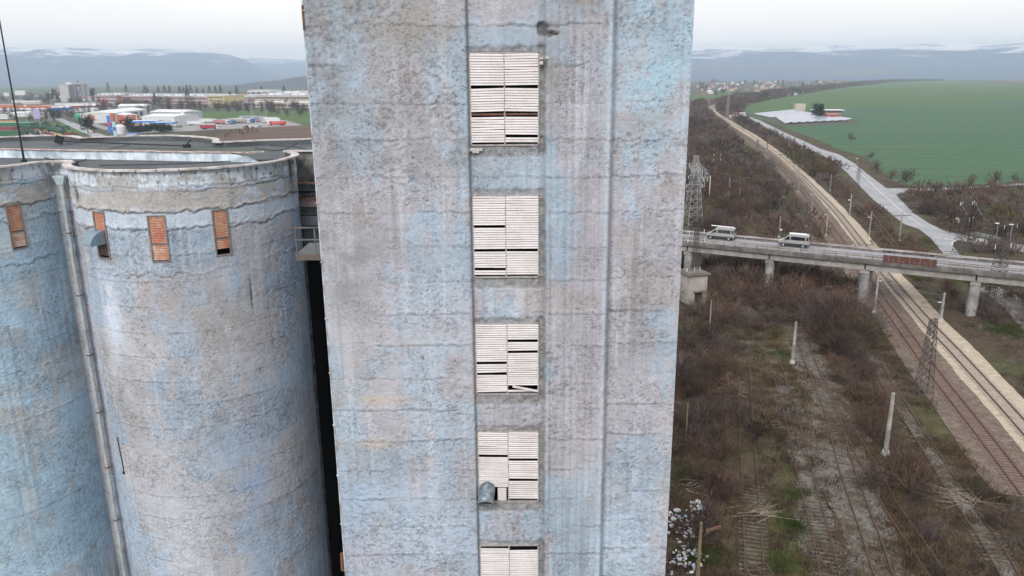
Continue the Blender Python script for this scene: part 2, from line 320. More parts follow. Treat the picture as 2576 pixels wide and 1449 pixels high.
rb = np.exp(-((X-1.0)/.10)**2)[..., None]*(.3+.4*fbm(X*3, Z*2, 92, 3))[..., None]*.7; C3 = C3*(1-rb) + np.array((.2,.2,.215))*rb
for (zt, zb) in WZ:                                                # bare ragged mortar around each opening
    n = fbm(X*3, Z*3, 95, 4)
    ch = sst(.84, .90, X)*(1-sst(.98+.12*n, 1.06+.12*n, X))*sst(zb-.35, zb-.2, Z)*(1-sst(zt+.1, zt+.3, Z))
    ch2 = sst(-1.34, -1.28, X)*(1-sst(.95, 1.05, X))*(sst(zt-.02, zt+.02, Z)*(1-sst(zt+.08+.14*n, zt+.16+.14*n, Z)) + (1-sst(zb-.03, zb+.02, Z))*sst(zb-.36-.14*n, zb-.26-.14*n, Z))
    c_ = np.clip(ch+ch2*.9, 0, 1); REL = REL - .05*ch - .03*ch2 + (fbm(X*7, Z*7, 97, 3)-.5)*.14*c_
    cd = (.12+.24*fbm(X*6, Z*6, 96, 3))[..., None]*np.array((1,.97,.95)); C3 = C3*(1-.75*c_[..., None]) + cd*.75*c_[..., None]
hole = np.exp(-((X-.98)/.2)**2-((Z-41.35)/.28)**2) + np.exp(-((X-1.25)/.28)**2-((Z-41.18)/.07)**2)   # broken-out corner
hole *= (.4+1.2*fbm(X*5, Z*5, 99, 3)); hole = sst(.45, .7, hole); REL -= .12*hole; C3 = C3*(1-.75*hole[..., None]) + np.array((.10,.095,.09))*.75*hole[..., None]
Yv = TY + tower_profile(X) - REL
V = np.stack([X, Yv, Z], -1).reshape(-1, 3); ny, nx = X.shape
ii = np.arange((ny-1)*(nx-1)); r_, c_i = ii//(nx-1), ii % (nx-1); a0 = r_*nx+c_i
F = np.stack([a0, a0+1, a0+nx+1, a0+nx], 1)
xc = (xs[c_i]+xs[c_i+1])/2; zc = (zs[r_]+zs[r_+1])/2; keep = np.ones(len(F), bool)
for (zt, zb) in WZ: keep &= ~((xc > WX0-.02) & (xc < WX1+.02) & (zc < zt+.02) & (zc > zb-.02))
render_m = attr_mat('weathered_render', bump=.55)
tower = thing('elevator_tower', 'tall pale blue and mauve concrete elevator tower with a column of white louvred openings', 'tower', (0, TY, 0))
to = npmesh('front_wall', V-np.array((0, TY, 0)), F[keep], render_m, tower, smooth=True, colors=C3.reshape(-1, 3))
side_m = mat('side_render', (.33,.40,.47), .9, n1=(1.2,.35), c2=(.33,.32,.34), c2s=.5, bump=.6, bscale=6)
b = MB(); b.box((TX0+.15, TY+11.1, 25), (.3, 21.8, 50)); b.build('left_wall', side_m, tower, (0,TY,0))
b = MB(); b.box((TX1-.15, TY+11.3, 25), (.3, 21.4, 50)); b.build('right_wall', side_m, tower, (0,TY,0))
b = MB(); b.box(((TX0+TX1)/2, TY+22.15, 25), (TX1-TX0-.01, .3, 50)); b.build('rear_wall', side_m, tower, (0,TY,0))
b = MB(); b.box(((TX0+TX1)/2, TY+11.2, 50.2), (TX1-TX0+.4, 23, .4)); b.build('roof', mat('bitumen', (.10,.11,.11), .9, n1=(1,.3)), tower, (0,TY,0))
# louvred openings
slat_m = mat('white_slat', (.70,.655,.66), .55, n1=(14,.10), c2=(.64,.59,.58), c2s=1.5, streak=(1,1,1)); frame_m = mat('shutter_frame', (.36,.33,.33), .7, n1=(9,.35)); void_m = mat('dark_interior', (.012,.012,.013), .9)
rust_m = mat('rust', (.19,.085,.055), .85, n1=(6,.4), c2=(.14,.09,.07), c2s=2)
sl_w = (WX1-WX0)/2-.03
sm = MB(); sm.box((0, 0, 0), (sl_w, .010, .066), rx=math.radians(-14)); slat_me = sm.mesh('slat'); slat_me.materials.append(slat_m)
GAPS = {0: ([(216,221),(284,292)], [(216,221),(284,292),(342,348)]), 1: ([(570,572),(629,633),(677,682)], [(570,572),(629,633)]),
        2: ([(912,916),(937,944)], [(854,860),(881,886),(972,981)]), 3: ([(1147,1150),(1159,1161),(1226,1300)], [(1155,1160),(1206,1209)]), 4: ([(1372,1381)], [(1372,1382)])}
WT = ['topmost louvred opening with a rusty strip showing between its shutters', 'second louvred opening from the top, one dark slot low on its left', 'third louvred opening, one slat fallen across its lower right corner', 'fourth louvred opening with a bent metal duct in its lower left corner', 'lowest louvred opening, cut by the bottom of the picture']
nsl = 0
for wi, (zt, zb) in enumerate(WZ):
    yb = TY+.15
    w_ = MB(); w_.box((WX0+.0, yb+.03, (zt+zb)/2), (.05, .10, zt-zb)).box((WX1, yb+.03, (zt+zb)/2), (.05, .10, zt-zb)).box(((WX0+WX1)/2, yb+.03, zt), (WX1-WX0+.05, .10, .05)).box(((WX0+WX1)/2, yb+.03, zb), (WX1-WX0+.05, .10, .05))
    w_.box(((WX0+WX1)/2, yb+.02, (zt+zb)/2), (.045, .06, zt-zb-.05))
    wo = w_.build('window', frame_m, tower, (0, TY, 0)); wo['label'] = WT[wi]
    bb = MB(); bb.box(((WX0+WX1)/2, yb+.55, (zt+zb)/2), (WX1-WX0+.1, .9, zt-zb+.1)); bb.f = [f for i, f in enumerate(bb.f) if i != 2]; bb.build('recess', void_m, wo, (0, TY, 0))
    pitch = .0775; n = int((zt-zb-.08)/pitch); zx = []
    for cidx, cxm in enumerate(((WX0*.75+WX1*.25), (WX0*.25+WX1*.75))):
        sag = [0.0]*3
        for q in range(n):
            z = zt-.06-q*pitch; pv = proj((cxm, yb-.02, z))[1]
            if any(a-.7 <= pv <= b_+.2 for a, b_ in GAPS[wi][cidx]): continue
            if wi == 4 and pv > 1475: zx.append((cxm, z)); continue
            panel = int(3*q/n); tilt = math.radians([[.5,-1.0,-.4],[.3,.1,.4],[.2,-.2,.4],[1.0,.9,1.6],[.5,.7,.5]][wi][panel]) * (-1 if wi in (0,) and cidx else 1)
            s_ = link('slat', slat_me, None, wo); s_.scale = (1, 1, (.97, .95, .89, .84, .84)[wi]); s_.location = (cxm+random.uniform(-.006,.006), yb-TY-.02+random.uniform(-.006,.006), z); s_.rotation_euler = (random.uniform(-.12,.12), tilt+random.gauss(0,.005)+(random.uniform(-.03,.03) if random.random() < .06 else 0), 0); nsl += 1
    if zx:
        m_ = MB()
        for cxm, z in zx: m_.box((cxm, yb-.02, z), (sl_w, .012, .074), rx=math.radians(-24))
        o = m_.build('slat_rows', slat_m, wo, (0, TY, 0)); o['kind'] = 'stuff'
    if wi == 0:
        rr = MB(); rr.box(((WX0+WX1)/2, yb+.015, atY(1270,288,TY)[2]), (WX1-WX0-.06, .015, .055)); rr.build('rusty_rail', rust_m, wo, (0,TY,0))
    if wi == 2:
        a = atY(1290, 973, TY-.02); c = atY(1352, 985, TY-.02); mid = (a+c)/2
        rr = MB(); rr.box((mid[0]-.0, TY+.02, mid[2]), (.86, .014, .075), ry=math.atan2(a[2]-c[2], c[0]-a[0])); rr.build('fallen_slat', slat_m, wo, (0,TY,0))
    if wi == 3:
        rr = MB(); p_ = atY(1263, 1248, TY); rr.box((p_[0], yb-.01, p_[2]), (.30, .02, .50)); rr.build('white_panel', slat_m, wo, (0,TY,0))
        p_ = atY(1226, 1238, TY); dm = mat('galvanised_duct', (.17,.225,.275), .55, .25, n1=(5,.35), c2=(.27,.29,.30), c2s=5)
        pts = [(p_[0], yb+.35, p_[2]+.08), (p_[0], yb-.10, p_[2]+.07), (p_[0]-.01, yb-.28, p_[2]+.03), (p_[0]-.03, yb-.46, p_[2]-.06), (p_[0]-.05, yb-.62, p_[2]-.20)]
        ring = []; Vd = []; Fd = []; R = .27; nn_ = 20
        for i, q in enumerate(pts):
            q = Vector(q); t = (Vector(pts[min(i+1, 4)])-Vector(pts[max(i-1, 0)])).normalized(); u = Vector((1,0,0)); v = t.cross(u).normalized()
            for j in range(nn_): an = 2*math.pi*j/nn_; Vd.append(q+u*R*math.cos(an)+v*R*math.sin(an))
        for i in range(4):
            for j in range(nn_): Fd.append((i*nn_+j, i*nn_+(j+1) % nn_, (i+1)*nn_+(j+1) % nn_, (i+1)*nn_+j))
        dd = MB(); dd.add(Vd, Fd); duct = dd.build('duct', dm, wo, (0,TY,0), smooth=True)
        sl2 = duct.modifiers.new('thickness', 'SOLIDIFY'); sl2.thickness = .012
        dd = MB()
        for k in range(-3, 3): dd.box((pts[4][0]+k*.07, pts[4][1]+.05, pts[4][2]+.06), (.012, 2*math.sqrt(max(.01, R*R-(k*.07)**2))-.02, .03))
        dd.build('duct_grille', rust_m, wo, (0,TY,0)); dd = MB(); e1 = Vector(pts[4]); e0 = Vector(pts[3]); ax_ = (e1-e0).normalized(); dd.tube(e1-ax_*.12, e1-ax_*.10, R-.015, n=16); dd.build('duct_lining', mat('dark_rust', (.07,.045,.03), .9, n1=(8,.5)), wo, (0,TY,0)); dd = MB(); dd.tube(Vector(pts[1])-Vector((0,.02,0)), Vector(pts[1])+Vector((0,.02,0)), R+.015, n=20, cap=False).tube(e1-ax_*.05, e1-ax_*.01, R+.018, n=20, cap=False); dd.build('duct_seam', MATS['galvanised_duct'], wo, (0,TY,0))
brk_m = mat('pale_brick', (.50,.48,.47), .9, n1=(8,.3))
for (px, py, w2, h2) in ((1362,146,.10,.075),(1362,158,.10,.10),(1377,145,.12,.07),(1190,377,.20,.09),(1206,377,.18,.09),(1196,383,.2,.06)):
    q = atY(px, py, TY); bb = MB(); bb.box((q[0]+ (0 if px > 1300 else 0), TY+ (.03 if px > 1300 else .13), q[2]), (w2, .12, h2)); bb.build('brick', brk_m, tower, (0,TY,0))
pm = mat('pale_conduit', (.50,.58,.66), .6, n1=(3,.25), c2=(.34,.30,.28), c2s=2)
b = MB(); b.tube((TX0-.03, TY+.02, 0), (TX0-.03, TY+.02, 49), .03, n=8)
for z in np.arange(21, 44, 1.9): b.box((TX0-.02, TY+.02, z), (.12, .1, .03))
b.build('conduit', pm, tower, (0,TY,0))
b = MB(); q = atY(866,1415,TY); b.tube((TX0-.14, TY+.05, q[2]-.35), (TX0-.12, TY+.05, q[2]+.35), .06, n=8); b.build('rusty_pipe_stub', rust_m, tower, (0,TY,0)); b = MB(); q = atY(772,45,TY); b.tube((TX0-.03, TY+.0, q[2]-.35), (TX0-.03, TY+.0, q[2]+.35), .036, n=8); b.build('rusty_pipe_stub', rust_m, tower, (0,TY,0))
# ================================================================== SILO BLOCK
SC = 4.2; RZ = H-SC                      # height of the parapets
def arc(cx_, cy_, r, a0, a1, n): return [(cx_+r*math.cos(math.radians(a)), cy_+r*math.sin(math.radians(a))) for a in np.linspace(a0, a1, n)]
AC, BC = (-7.45, 9.97, 1.55), (-4.20, 10.07, 1.36)
front = arc(*AC, 205, 359, 90) + [(-5.85, 9.93)] + arc(*BC, 186, 400, 150)
back = [(-3.0,10.97), (-1.0,11.0), (-1.0,13.3), (-3.31,13.15), (-4.17,12.91), (-4.60,12.62), (-4.80,12.70), (-5.0,13.25), (-5.45,13.78), (-6.10,14.18), (-6.7,14.25), (-7.3,14.02), (-7.60,13.84), (-7.8,14.08), (-8.36,14.50), (-8.87,14.40), (-9.6,13.9), (-11.2,13.2), (-12.3,12.0), (-10.2,9.2)]
front = np.array(front)*SC; backp = np.array(back)*SC
silo = thing('grain_silo_block', 'weathered blue grain silos joined in a row under one scalloped flat roof', 'silo', (-20, 42, 0)); SO = np.array((-20, 42, 0))
# arc-length resample of the front walls
seg = np.linalg.norm(np.diff(front, axis=0), axis=1); S = np.concatenate([[0], np.cumsum(seg)])
def at_s(s): return np.stack([np.interp(s, S, front[:,0]), np.interp(s, S, front[:,1])], -1)
ss = np.arange(0, S[-1], .055); PP = at_s(ss); T2 = at_s(ss+.12)-at_s(ss-.12); T2 /= np.linalg.norm(T2, axis=1)[:, None]; NO = np.stack([T2[:,1], -T2[:,0]], 1)
def hit(px, py):
    """arc length and height where a sight line meets the front wall"""
    r = ray(px, py); az = r[0]/r[1]; q = PP[:,0]-az*PP[:,1]; best = None
    for i in np.where(np.sign(q[:-1]) != np.sign(q[1:]))[0]:
        y = PP[i,1]
        if best is None or y < best[0]: best = (y, i)
    y, i = best; return ss[i], H + r[2]/r[1]*PP[i,1], i
SW = [((10,515),(50,512),(75,624),(35,628)), None, ((236,533),(264,531),(279,650),(252,652)), ((373,543),(419,540),(428,659),(384,661)), ((536,527),(577,526),(580,642),(541,644))]
swin = []
for q in SW:
    if q is None: continue
    h = [hit(*p) for p in q]; s0 = (h[0][0]+h[3][0])/2; s1 = (h[1][0]+h[2][0])/2; z1 = (h[0][1]+h[1][1])/2; z0 = (h[2][1]+h[3][1])/2; swin.append((s0, s1, z0, z1))
ang = math.radians(204); sB0 = S[90]; sm_ = sB0 + (math.radians(204-186))*BC[2]*SC     # narrow one seen edge-on beside the drainpipe
zz0 = swin[1][2]; zz1 = swin[1][3]; swin.insert(1, (sm_-.3, sm_+.35, zz0+.1, zz1+.1))
print('SILOWIN', [tuple(round(v, 2) for v in q) for q in swin])
zs2 = np.concatenate([np.arange(0, 12, 1.5), np.arange(12, RZ-.10, .055), [RZ-.02]])
S2, Z2 = np.meshgrid(ss, zs2); dt = RZ-Z2
sAB = S[89]
bl2 = []
def sp(px, py): a, b_, _ = hit(px, py); return a, b_
for px, py, rs, rz_, cc, am in ((280,780,.7,2.2,(.60,.66,.76),.8),(250,900,.5,5,(.56,.62,.72),.5),(420,760,2.2,1.6,(.40,.37,.38),.7),(560,800,1.8,1.6,(.38,.365,.36),.7),(300,1250,.9,5,(.52,.57,.66),.7),(450,1350,1.6,3,(.52,.55,.62),.7),(640,1200,1.2,4,(.34,.42,.56),.7),(430,1150,1.6,2.5,(.46,.47,.52),.7),(600,700,.7,1.2,(.36,.46,.58),.7)):
    a, b_ = sp(px, py); bl2.append((a, b_, rs, rz_, cc, am))
C4, R4 = paint_map(S2, Z2, 71, bl2, 1.32, mauve=.5, bluec=(.37,.44,.54), mauvec=(.43,.43,.465))
isA = (1-sst(sAB-.2, sAB+.1, S2))[..., None]      # left silo keeps a cleaner, bluer coat
cA, rA = paint_map(S2, Z2, 171, [], 1.5, mauve=.20, bluec=(.40,.54,.66), mauvec=(.47,.53,.58)); C4 = C4*(1-isA) + cA*isA
nb = fbm(S2*.9, Z2*1.4, 60, 4); nc = fbm(S2*2.5, Z2*3, 61, 4)
wb = sst(.9+.3*(nb-.5), .75+.3*(nb-.5), dt)[..., None]; patch = sst(.48, .62, nb+.35*(nc-.5))[..., None]
wcol = np.array((.68,.74,.82))*(1-patch*.75) + np.array((.36,.34,.31))*patch*.75; C4 = C4*(1-wb*.9) + wcol*wb*.9
band = (sst(.9, 1.05, dt)*(1-sst(1.85+.5*(nb-.5), 2.0+.5*(nb-.5), dt)))[..., None]; bcol = np.array((.47,.445,.42))*(.72+.55*nc[..., None]); bp_ = band*(.35+.65*sst(.40, .56, nb+.5*(nc-.5)))[..., None]; C4 = C4*(1-.85*bp_) + bcol*.85*bp_; wp_ = band*(1-sst(.36, .46, nb+.5*(nc-.5)))[..., None]; C4 = C4*(1-.7*wp_) + np.array((.62,.68,.76))*.7*wp_
band2 = (sst(1.95, 2.1, dt)*(1-sst(2.6, 2.9, dt+.5*(nb-.5))))[..., None]*(1-isA); C4 = C4*(1-.75*band2) + np.array((.56,.63,.72))*.75*band2
for dz0, am, th in ((.78,.6,.02), (.98,.7,.03), (2.0,.95,.045), (2.85,.85,.035), (5.0,.6,.03)):
    wv = (fbm(S2*.6, S2*0+dz0, 62, 4)-.5)*.30*dz0**.5 + (fbm(S2*3, Z2*3, 63, 4)-.5)*.22*dz0**.5
    ln = np.exp(-((dt-dz0-wv)/th)**2)*sst(.3, .5, fbm(S2*.5, S2*0+dz0*3, 64, 3))*am; C4 = C4*(1-.85*ln[..., None]) + np.array((.10,.10,.105))*.85*ln[..., None]; R4 = R4 - .04*ln + .03*np.exp(-((dt-dz0-wv+.1)/.07)**2)*am
stn = (sst(.55, .75, fbm(S2*4, Z2*.5, 65, 3))*(1-sst(.3, 1.6, dt)))[..., None]; C4 = C4*(1-.5*stn) + np.array((.20,.19,.15))*.5*stn
for r0, of in ((.22, 0), (.60, .33)):                    # rows of small bolt holes under the coping
    hx = (S2+of + .16*np.sin(S2*3)+.1*np.sin(S2*7.3+of)) % .74 - .37; h_ = (.5+.5*vn(S2*1.3, S2*0+of, 5))* np.exp(-(hx/.045)**2-((dt-r0-.04*np.sin(S2*2.1+of*9))/.055)**2); h_ = np.clip(h_*1.6, 0, 1); C4 = C4*(1-.9*h_[..., None]) + .02*h_[..., None]; R4 -= .03*h_
for px, py, rs, rz_ in ((192,490,.28,.40),(733,420,.35,1.2),(636,740,.05,.7)):   # moss and spalled patches
    a, b_ = sp(px, py); d = np.clip(np.exp(-((S2-a)/rs)**2-((Z2-b_)/rz_)**2)*(.5+1.4*fbm(S2*4, Z2*4, 66, 3)), 0, 1); C4 = C4*(1-.85*d[..., None]) + np.array((.085,.08,.05))*.85*d[..., None]; R4 -= .06*d
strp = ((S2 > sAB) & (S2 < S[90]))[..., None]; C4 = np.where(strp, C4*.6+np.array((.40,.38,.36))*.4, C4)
V = np.zeros(S2.shape+(3,)); V[..., 0] = PP[None,:,0] + NO[None,:,0]*R4*1.2; V[..., 1] = PP[None,:,1] + NO[None,:,1]*R4*1.2; V[..., 2] = Z2
ny, nx = S2.shape; ii = np.arange((ny-1)*(nx-1)); r_, c_i = ii//(nx-1), ii % (nx-1); a0 = r_*nx+c_i; F = np.stack([a0, a0+1, a0+nx+1, a0+nx], 1)
sc_ = (ss[c_i]+ss[c_i+1])/2; zc = (zs2[r_]+zs2[r_+1])/2; keep = np.ones(len(F), bool)
for (s0, s1, z0, z1) in swin: keep &= ~((sc_ > s0) & (sc_ < s1) & (zc > z0) & (zc < z1))
o = npmesh('silo_wall', V.reshape(-1, 3)-SO, F[keep], render_m, silo, smooth=True, colors=C4.reshape(-1, 3))
# rear and inner walls
rw = mat('rear_render', (.22,.215,.21), .95, n1=(1.5,.5), c2=(.12,.12,.115), c2s=1.2, bump=1, bscale=4)
Q = np.vstack([front[-1:], backp, front[:1]]); b = MB()
for i in range(len(Q)-1):
    p, q = Q[i], Q[i+1]; zl = RZ-.02
    z0_ = 30.0 if i == 1 else 0.0
    b.add([(p[0],p[1],z0_), (q[0],q[1],z0_), (q[0],q[1],zl), (p[0],p[1],zl)], [(0,1,2,3)])
b.build('rear_wall', rw, silo, SO)
b = MB(); q0, q1 = backp[0], backp[1]; b.add([(q0[0],q0[1],0),(q0[0],q0[1]+8,0),(q0[0],q0[1]+8,30),(q0[0],q0[1],30),(q1[0],q1[1],0),(q1[0],q1[1]+8,0),(q1[0],q1[1]+8,30),(q1[0],q1[1],30)], [(0,1,2,3),(4,5,6,7),(1,5,6,2),(3,2,6,7)]); b.build('dark_gap_pocket', void_m, silo, SO)  # black pocket added to keep the gap beside the tower dark
roof_m = ramp_mat('roof_felt', [(.25,(.062,.068,.072)), (.45,(.095,.103,.110)), (.6,(.120,.130,.138)), (.78,(.085,.092,.098))], .45, second=([(.3,(.065,.080,.070)), (.6,(.10,.115,.105))], .6, .18, .54), stretch=(.6,1.6,1), rough=.75, fine=(6,.18))
allp = np.vstack([front, backp]); poly('roof_deck', [(p[0]-SO[0], p[1]-SO[1]) for p in allp], RZ-.32, roof_m, kind=None, parent=silo)
b = MB(); n = len(allp); tg_ = np.roll(allp, -1, 0)-np.roll(allp, 1, 0); tg_ /= np.linalg.norm(tg_, axis=1)[:, None]; inn = allp + np.stack([-tg_[:,1], tg_[:,0]], 1)*.16
for i in range(n):
    p, q = inn[i], inn[(i+1) % n]; b.add([(p[0],p[1],RZ-.33),(q[0],q[1],RZ-.33),(q[0],q[1],RZ-.02),(p[0],p[1],RZ-.02)], [(3,2,1,0)])
b.build('parapet_lining', roof_m, silo, SO)
# coping stones, one object each
cop_m = mat('coping', (.62,.58,.58), .8, n1=(3,.2), c2=(.44,.39,.36), c2s=1.2); cop_r = mat('rusty_coping', (.40,.27,.22), .85, n1=(3,.35), c2=(.50,.44,.41), c2s=1.5)
def cop_path(P, wd, step, m, zt, h=.07, off=0.0, parent=silo, name='coping_stone'):
    P = np.asarray(P); sg = np.linalg.norm(np.diff(P, axis=0), axis=1); SS = np.concatenate([[0], np.cumsum(sg)]); s = 0
    f = lambda t: np.array([np.interp(t, SS, P[:,0]), np.interp(t, SS, P[:,1])])
    while s < SS[-1]-.15:
        e_ = min(s+step*random.uniform(.85,1.15), SS[-1]); a, c = f(s+.015), f(e_-.015); t = (c-a)/max(1e-6, np.linalg.norm(c-a)); nrm = np.array([t[1], -t[0]]); j = random.uniform(-.02,.02)
        md = f((s+e_)/2); tz = random.uniform(-.012,.012); vs = []
        for z in (zt-h, zt+.012):
            for pt in (a, md, c):
                for k in (-wd/2+off+j, wd/2+off+j): vs.append((pt[0]+nrm[0]*k, pt[1]+nrm[1]*k, z+tz))
        b = MB(); b.add(vs, [(0,1,7,6),(2,3,1,0),(4,5,3,2),(6,7,9,8),(8,9,11,10),(1,3,9,7),(3,5,11,9),(2,0,6,8),(4,2,8,10),(5,4,10,11)]); b.build(name, m if random.random() > .12 else cop_r, parent, SO); s = e_
cA_ = [p for p in front[:91] if p[0] < -5.95*SC] + [np.array((-5.90,9.80))*SC, np.array((-5.62,9.86))*SC, np.array((-5.50,9.62))*SC] + [p for p in front[97:]]
cop_path(spline(cA_, .3), .42, .95, cop_m, RZ+.05)
cop_path(spline([front[-1]]+list(backp[:2]), .3), .36, 1.0, cop_m, RZ+.05)
cop_path(spline(list(backp[2:18]), .3), .44, 1.05, cop_m, RZ+.05)
# low painted kerb across the roof with rusty coping
k0, k1 = np.array((-8.6,11.5))*SC, np.array((-3.38,10.25))*SC; kp = [k0+(k1-k0)*t for t in np.linspace(0, 1, 24)]
kw_m = mat('kerb_paint', (.74,.82,.88), .7, n1=(1.6,.14), c2=(.40,.48,.55), c2s=1.1, streak=(2.5,2.5,.3))
b = MB()
def kz(t): return RZ-.32+.50*min(1, (1-t)/.055)
for i in range(23):
    t0, t1 = i/23, (i+1)/23; p, q = kp[i], kp[i+1]
    b.add([(p[0],p[1],RZ-.32),(q[0],q[1],RZ-.32),(q[0],q[1],kz(t1)),(p[0],p[1],kz(t0)),(p[0]+.12,p[1]+.35,RZ-.32),(q[0]+.12,q[1]+.35,RZ-.32),(q[0]+.12,q[1]+.35,kz(t1)),(p[0]+.12,p[1]+.35,kz(t0))], [(0,1,2,3),(4,7,6,5),(3,2,6,7)])
kerb = b.build('roof_kerb', kw_m, silo, SO)
cop_path(spline([kp[0]+np.array((.05,.17)), kp[21]+np.array((.05,.17)), kp[22]+np.array((.15,.4)), kp[23]+np.array((.35,.75))], .3), .50, 1.1, cop_r, RZ+.20, h=.03)
# puddle on the roof felt
a = G(440, 424, RZ-.31); pu = [(a[0]-SO[0]+.95*math.cos(t)*(1+.25*math.sin(3*t)), a[1]-SO[1]+.42*math.sin(t)*(1+.3*math.cos(2*t))) for t in np.linspace(0, 6.28, 24)[:-1]]
poly('puddle', pu, RZ-.312, mat('roof_water', (.30,.33,.36), .12, spec=.6, n1=(2,.2)), kind=None, parent=silo)
# silo windows
ter_m = mat('terracotta_slat', (.46,.19,.13), .75, n1=(7,.3), c2=(.52,.30,.20), c2s=1.5); crm_m = mat('cream_slat', (.66,.50,.42), .75, n1=(8,.25), c2=(.50,.24,.16), c2s=2.0)
LB = ['leftmost silo window, orange louvre with pale lower half', 'silo window seen edge-on beside the drainpipe', 'silo window behind the curved metal hood', 'silo window with orange louvre above and cream louvre below', 'silo window with broken lower louvre and a black gap']
for wi, (s0, s1, z0, z1) in enumerate(swin):
    c = at_s((s0+s1)/2); t = at_s(s1)-at_s(s0); wd = np.linalg.norm(t); an = math.atan2(t[1], t[0]); rt_ = t/wd; nn = np.array((rt_[1], -rt_[0]))
    b = MB(); zc_ = (z0+z1)/2; h_ = z1-z0
    b.box((-wd/2+.03,.02,0),(.07,.12,h_)).box((wd/2-.03,.02,0),(.07,.12,h_)).box((0,.02,h_/2-.03),(wd-.13,.12,.06)).box((0,.02,-h_/2+.03),(wd-.13,.12,.06)).box((0,.02,-h_*.12),(wd-.13,.09,.05))
    wo = b.build('window', mat('silo_window_frame', (.22,.20,.19), .85, n1=(5,.35)), silo); wo.location = (c[0]-SO[0], c[1]-SO[1], zc_); wo.rotation_euler = (0,0,an); wo['label'] = LB[wi]
    bb = MB(); bb.box((0,.50,0),(wd-.02,.8,h_)); bb.f = [f for i, f in enumerate(bb.f) if i != 2]; bb.build('recess', void_m, wo)
    sm = MB(); sm.box((0,0,0),(wd-.15,.012,.068), rx=math.radians(-18)); me1 = sm.mesh('slat'); me1.materials.append(ter_m); me2 = sm.mesh('slat'); me2.materials.append(crm_m)
    n = int((h_-.16)/.083); lo = -h_*.12
    for q in range(n):
        z = h_/2-.10-q*.083
        if abs(z-lo) < .045: continue
        if wi == 2 and z < lo+.10: continue
        if wi == 4 and z < -h_/2+.36: continue
        s_ = link('slat', me1 if z > lo else (me2 if wi in (0, 3) else me1), None, wo); s_.location = (0, .01, z); s_.rotation_euler = (random.uniform(-.05,.05), random.uniform(-.01,.01), 0)
    if wi == 2:
        bb = MB(); bb.box((0,.03,-h_*.12-.42),(wd-.15,.02,.62)); bb.build('rusty_panel', mat('brown_panel', (.13,.085,.07), .8, n1=(4,.3)), wo)
        hm = mat('hood_metal', (.25,.32,.38), .5, .3, n1=(2,.15)); hd = MB(); pr = []
        for k in range(9): a_ = math.pi/2*k/8; pr.append((-.62*math.sin(a_), .62*math.cos(a_)-.62))
        yz = [(-.02, .36)] + [(-.02-.85*math.sin(math.pi/2*k/8), -.30+.66*math.cos(math.pi/2*k/8)) for k in range(1, 9)] + [(-.02,-.30)]
        vs = [(-.32, y, z) for y, z in yz] + [(.32, y, z) for y, z in yz]; n_ = len(yz); fs = [tuple(range(n_)), tuple(range(n_, 2*n_))[::-1]] + [(i, n_+i, n_+(i+1) % n_, (i+1) % n_) for i in range(n_-1)]
        hd.add(vs, fs); ho = hd.build('vent_hood', hm, wo); ho.location = (-.05, .0, -h_*.06+.05)
# drainpipe with hopper
ph = hit(152, 560); pb = at_s(ph[0]); az = -.583
pipe_m = mat('drainpipe', (.36,.44,.50), .6, n1=(2,.2), c2=(.45,.44,.42), c2s=.7)
pyy = 9.86*SC; pxx = az*pyy
hz = H + (ray(148,445)[2]/ray(148,445)[1])*pyy
z = hz-.35; k = 0; hop = MB(); hop.box((pxx, pyy-.06, hz+.02), (.62,.34,.12)); hop.add([(pxx-.29,pyy-.22,hz-.04),(pxx+.29,pyy-.22,hz-.04),(pxx+.29,pyy+.1,hz-.04),(pxx-.29,pyy+.1,hz-.04),(pxx-.16,pyy-.18,hz-.40),(pxx+.16,pyy-.18,hz-.40),(pxx+.16,pyy+.06,hz-.40),(pxx-.16,pyy+.06,hz-.40)], [(0,1,5,4),(1,2,6,5),(2,3,7,6),(3,0,4,7),(4,5,6,7),(3,2,1,0)])
pipe = hop.build('drainpipe', mat('hopper', (.45,.53,.58), .6, n1=(4,.2)), silo, SO)
while z > 12:
    b = MB(); l = 1.18; b.tube((pxx+random.uniform(-.02,.02), pyy-.06, z), (pxx+random.uniform(-.02,.02), pyy-.06, max(z-l, 0)), .115, .10, n=10); b.tube((pxx, pyy-.06, z+.03), (pxx, pyy-.06, z-.07), .135, n=10); b.build('pipe_length', pipe_m if k % 3 else mat('drainpipe_pale', (.47,.49,.49), .6, n1=(2,.2)), pipe, SO, smooth=False)
    if k % 3 == 2: b = MB(); b.tube((pxx, pyy-.06, z-.30), (pxx, pyy-.06, z-.36), .15, n=8); b.box((pxx+.16, pyy+.0, z-.33), (.14,.1,.05)); b.build('bracket', rust_m, pipe, SO)
    z -= l; k += 1
b = MB(); b.tube((pxx, pyy-.06, z+.1), (pxx, pyy-.06, 0), .11, n=8); b.build('pipe_length', pipe_m, pipe, SO)
b = MB(); a, zc_, i_ = hit(306, 1145); q = at_s(a); b.tube((q[0]-.05, q[1]-.05, zc_+1.1), (q[0]+.05, q[1]-.08, zc_-.9), .025, n=6); b.box((q[0]+.05, q[1]-.08, zc_-1.0), (.12,.1,.16)); b.build('cable_stub', mat('black_metal', (.03,.03,.032), .6), silo, SO)
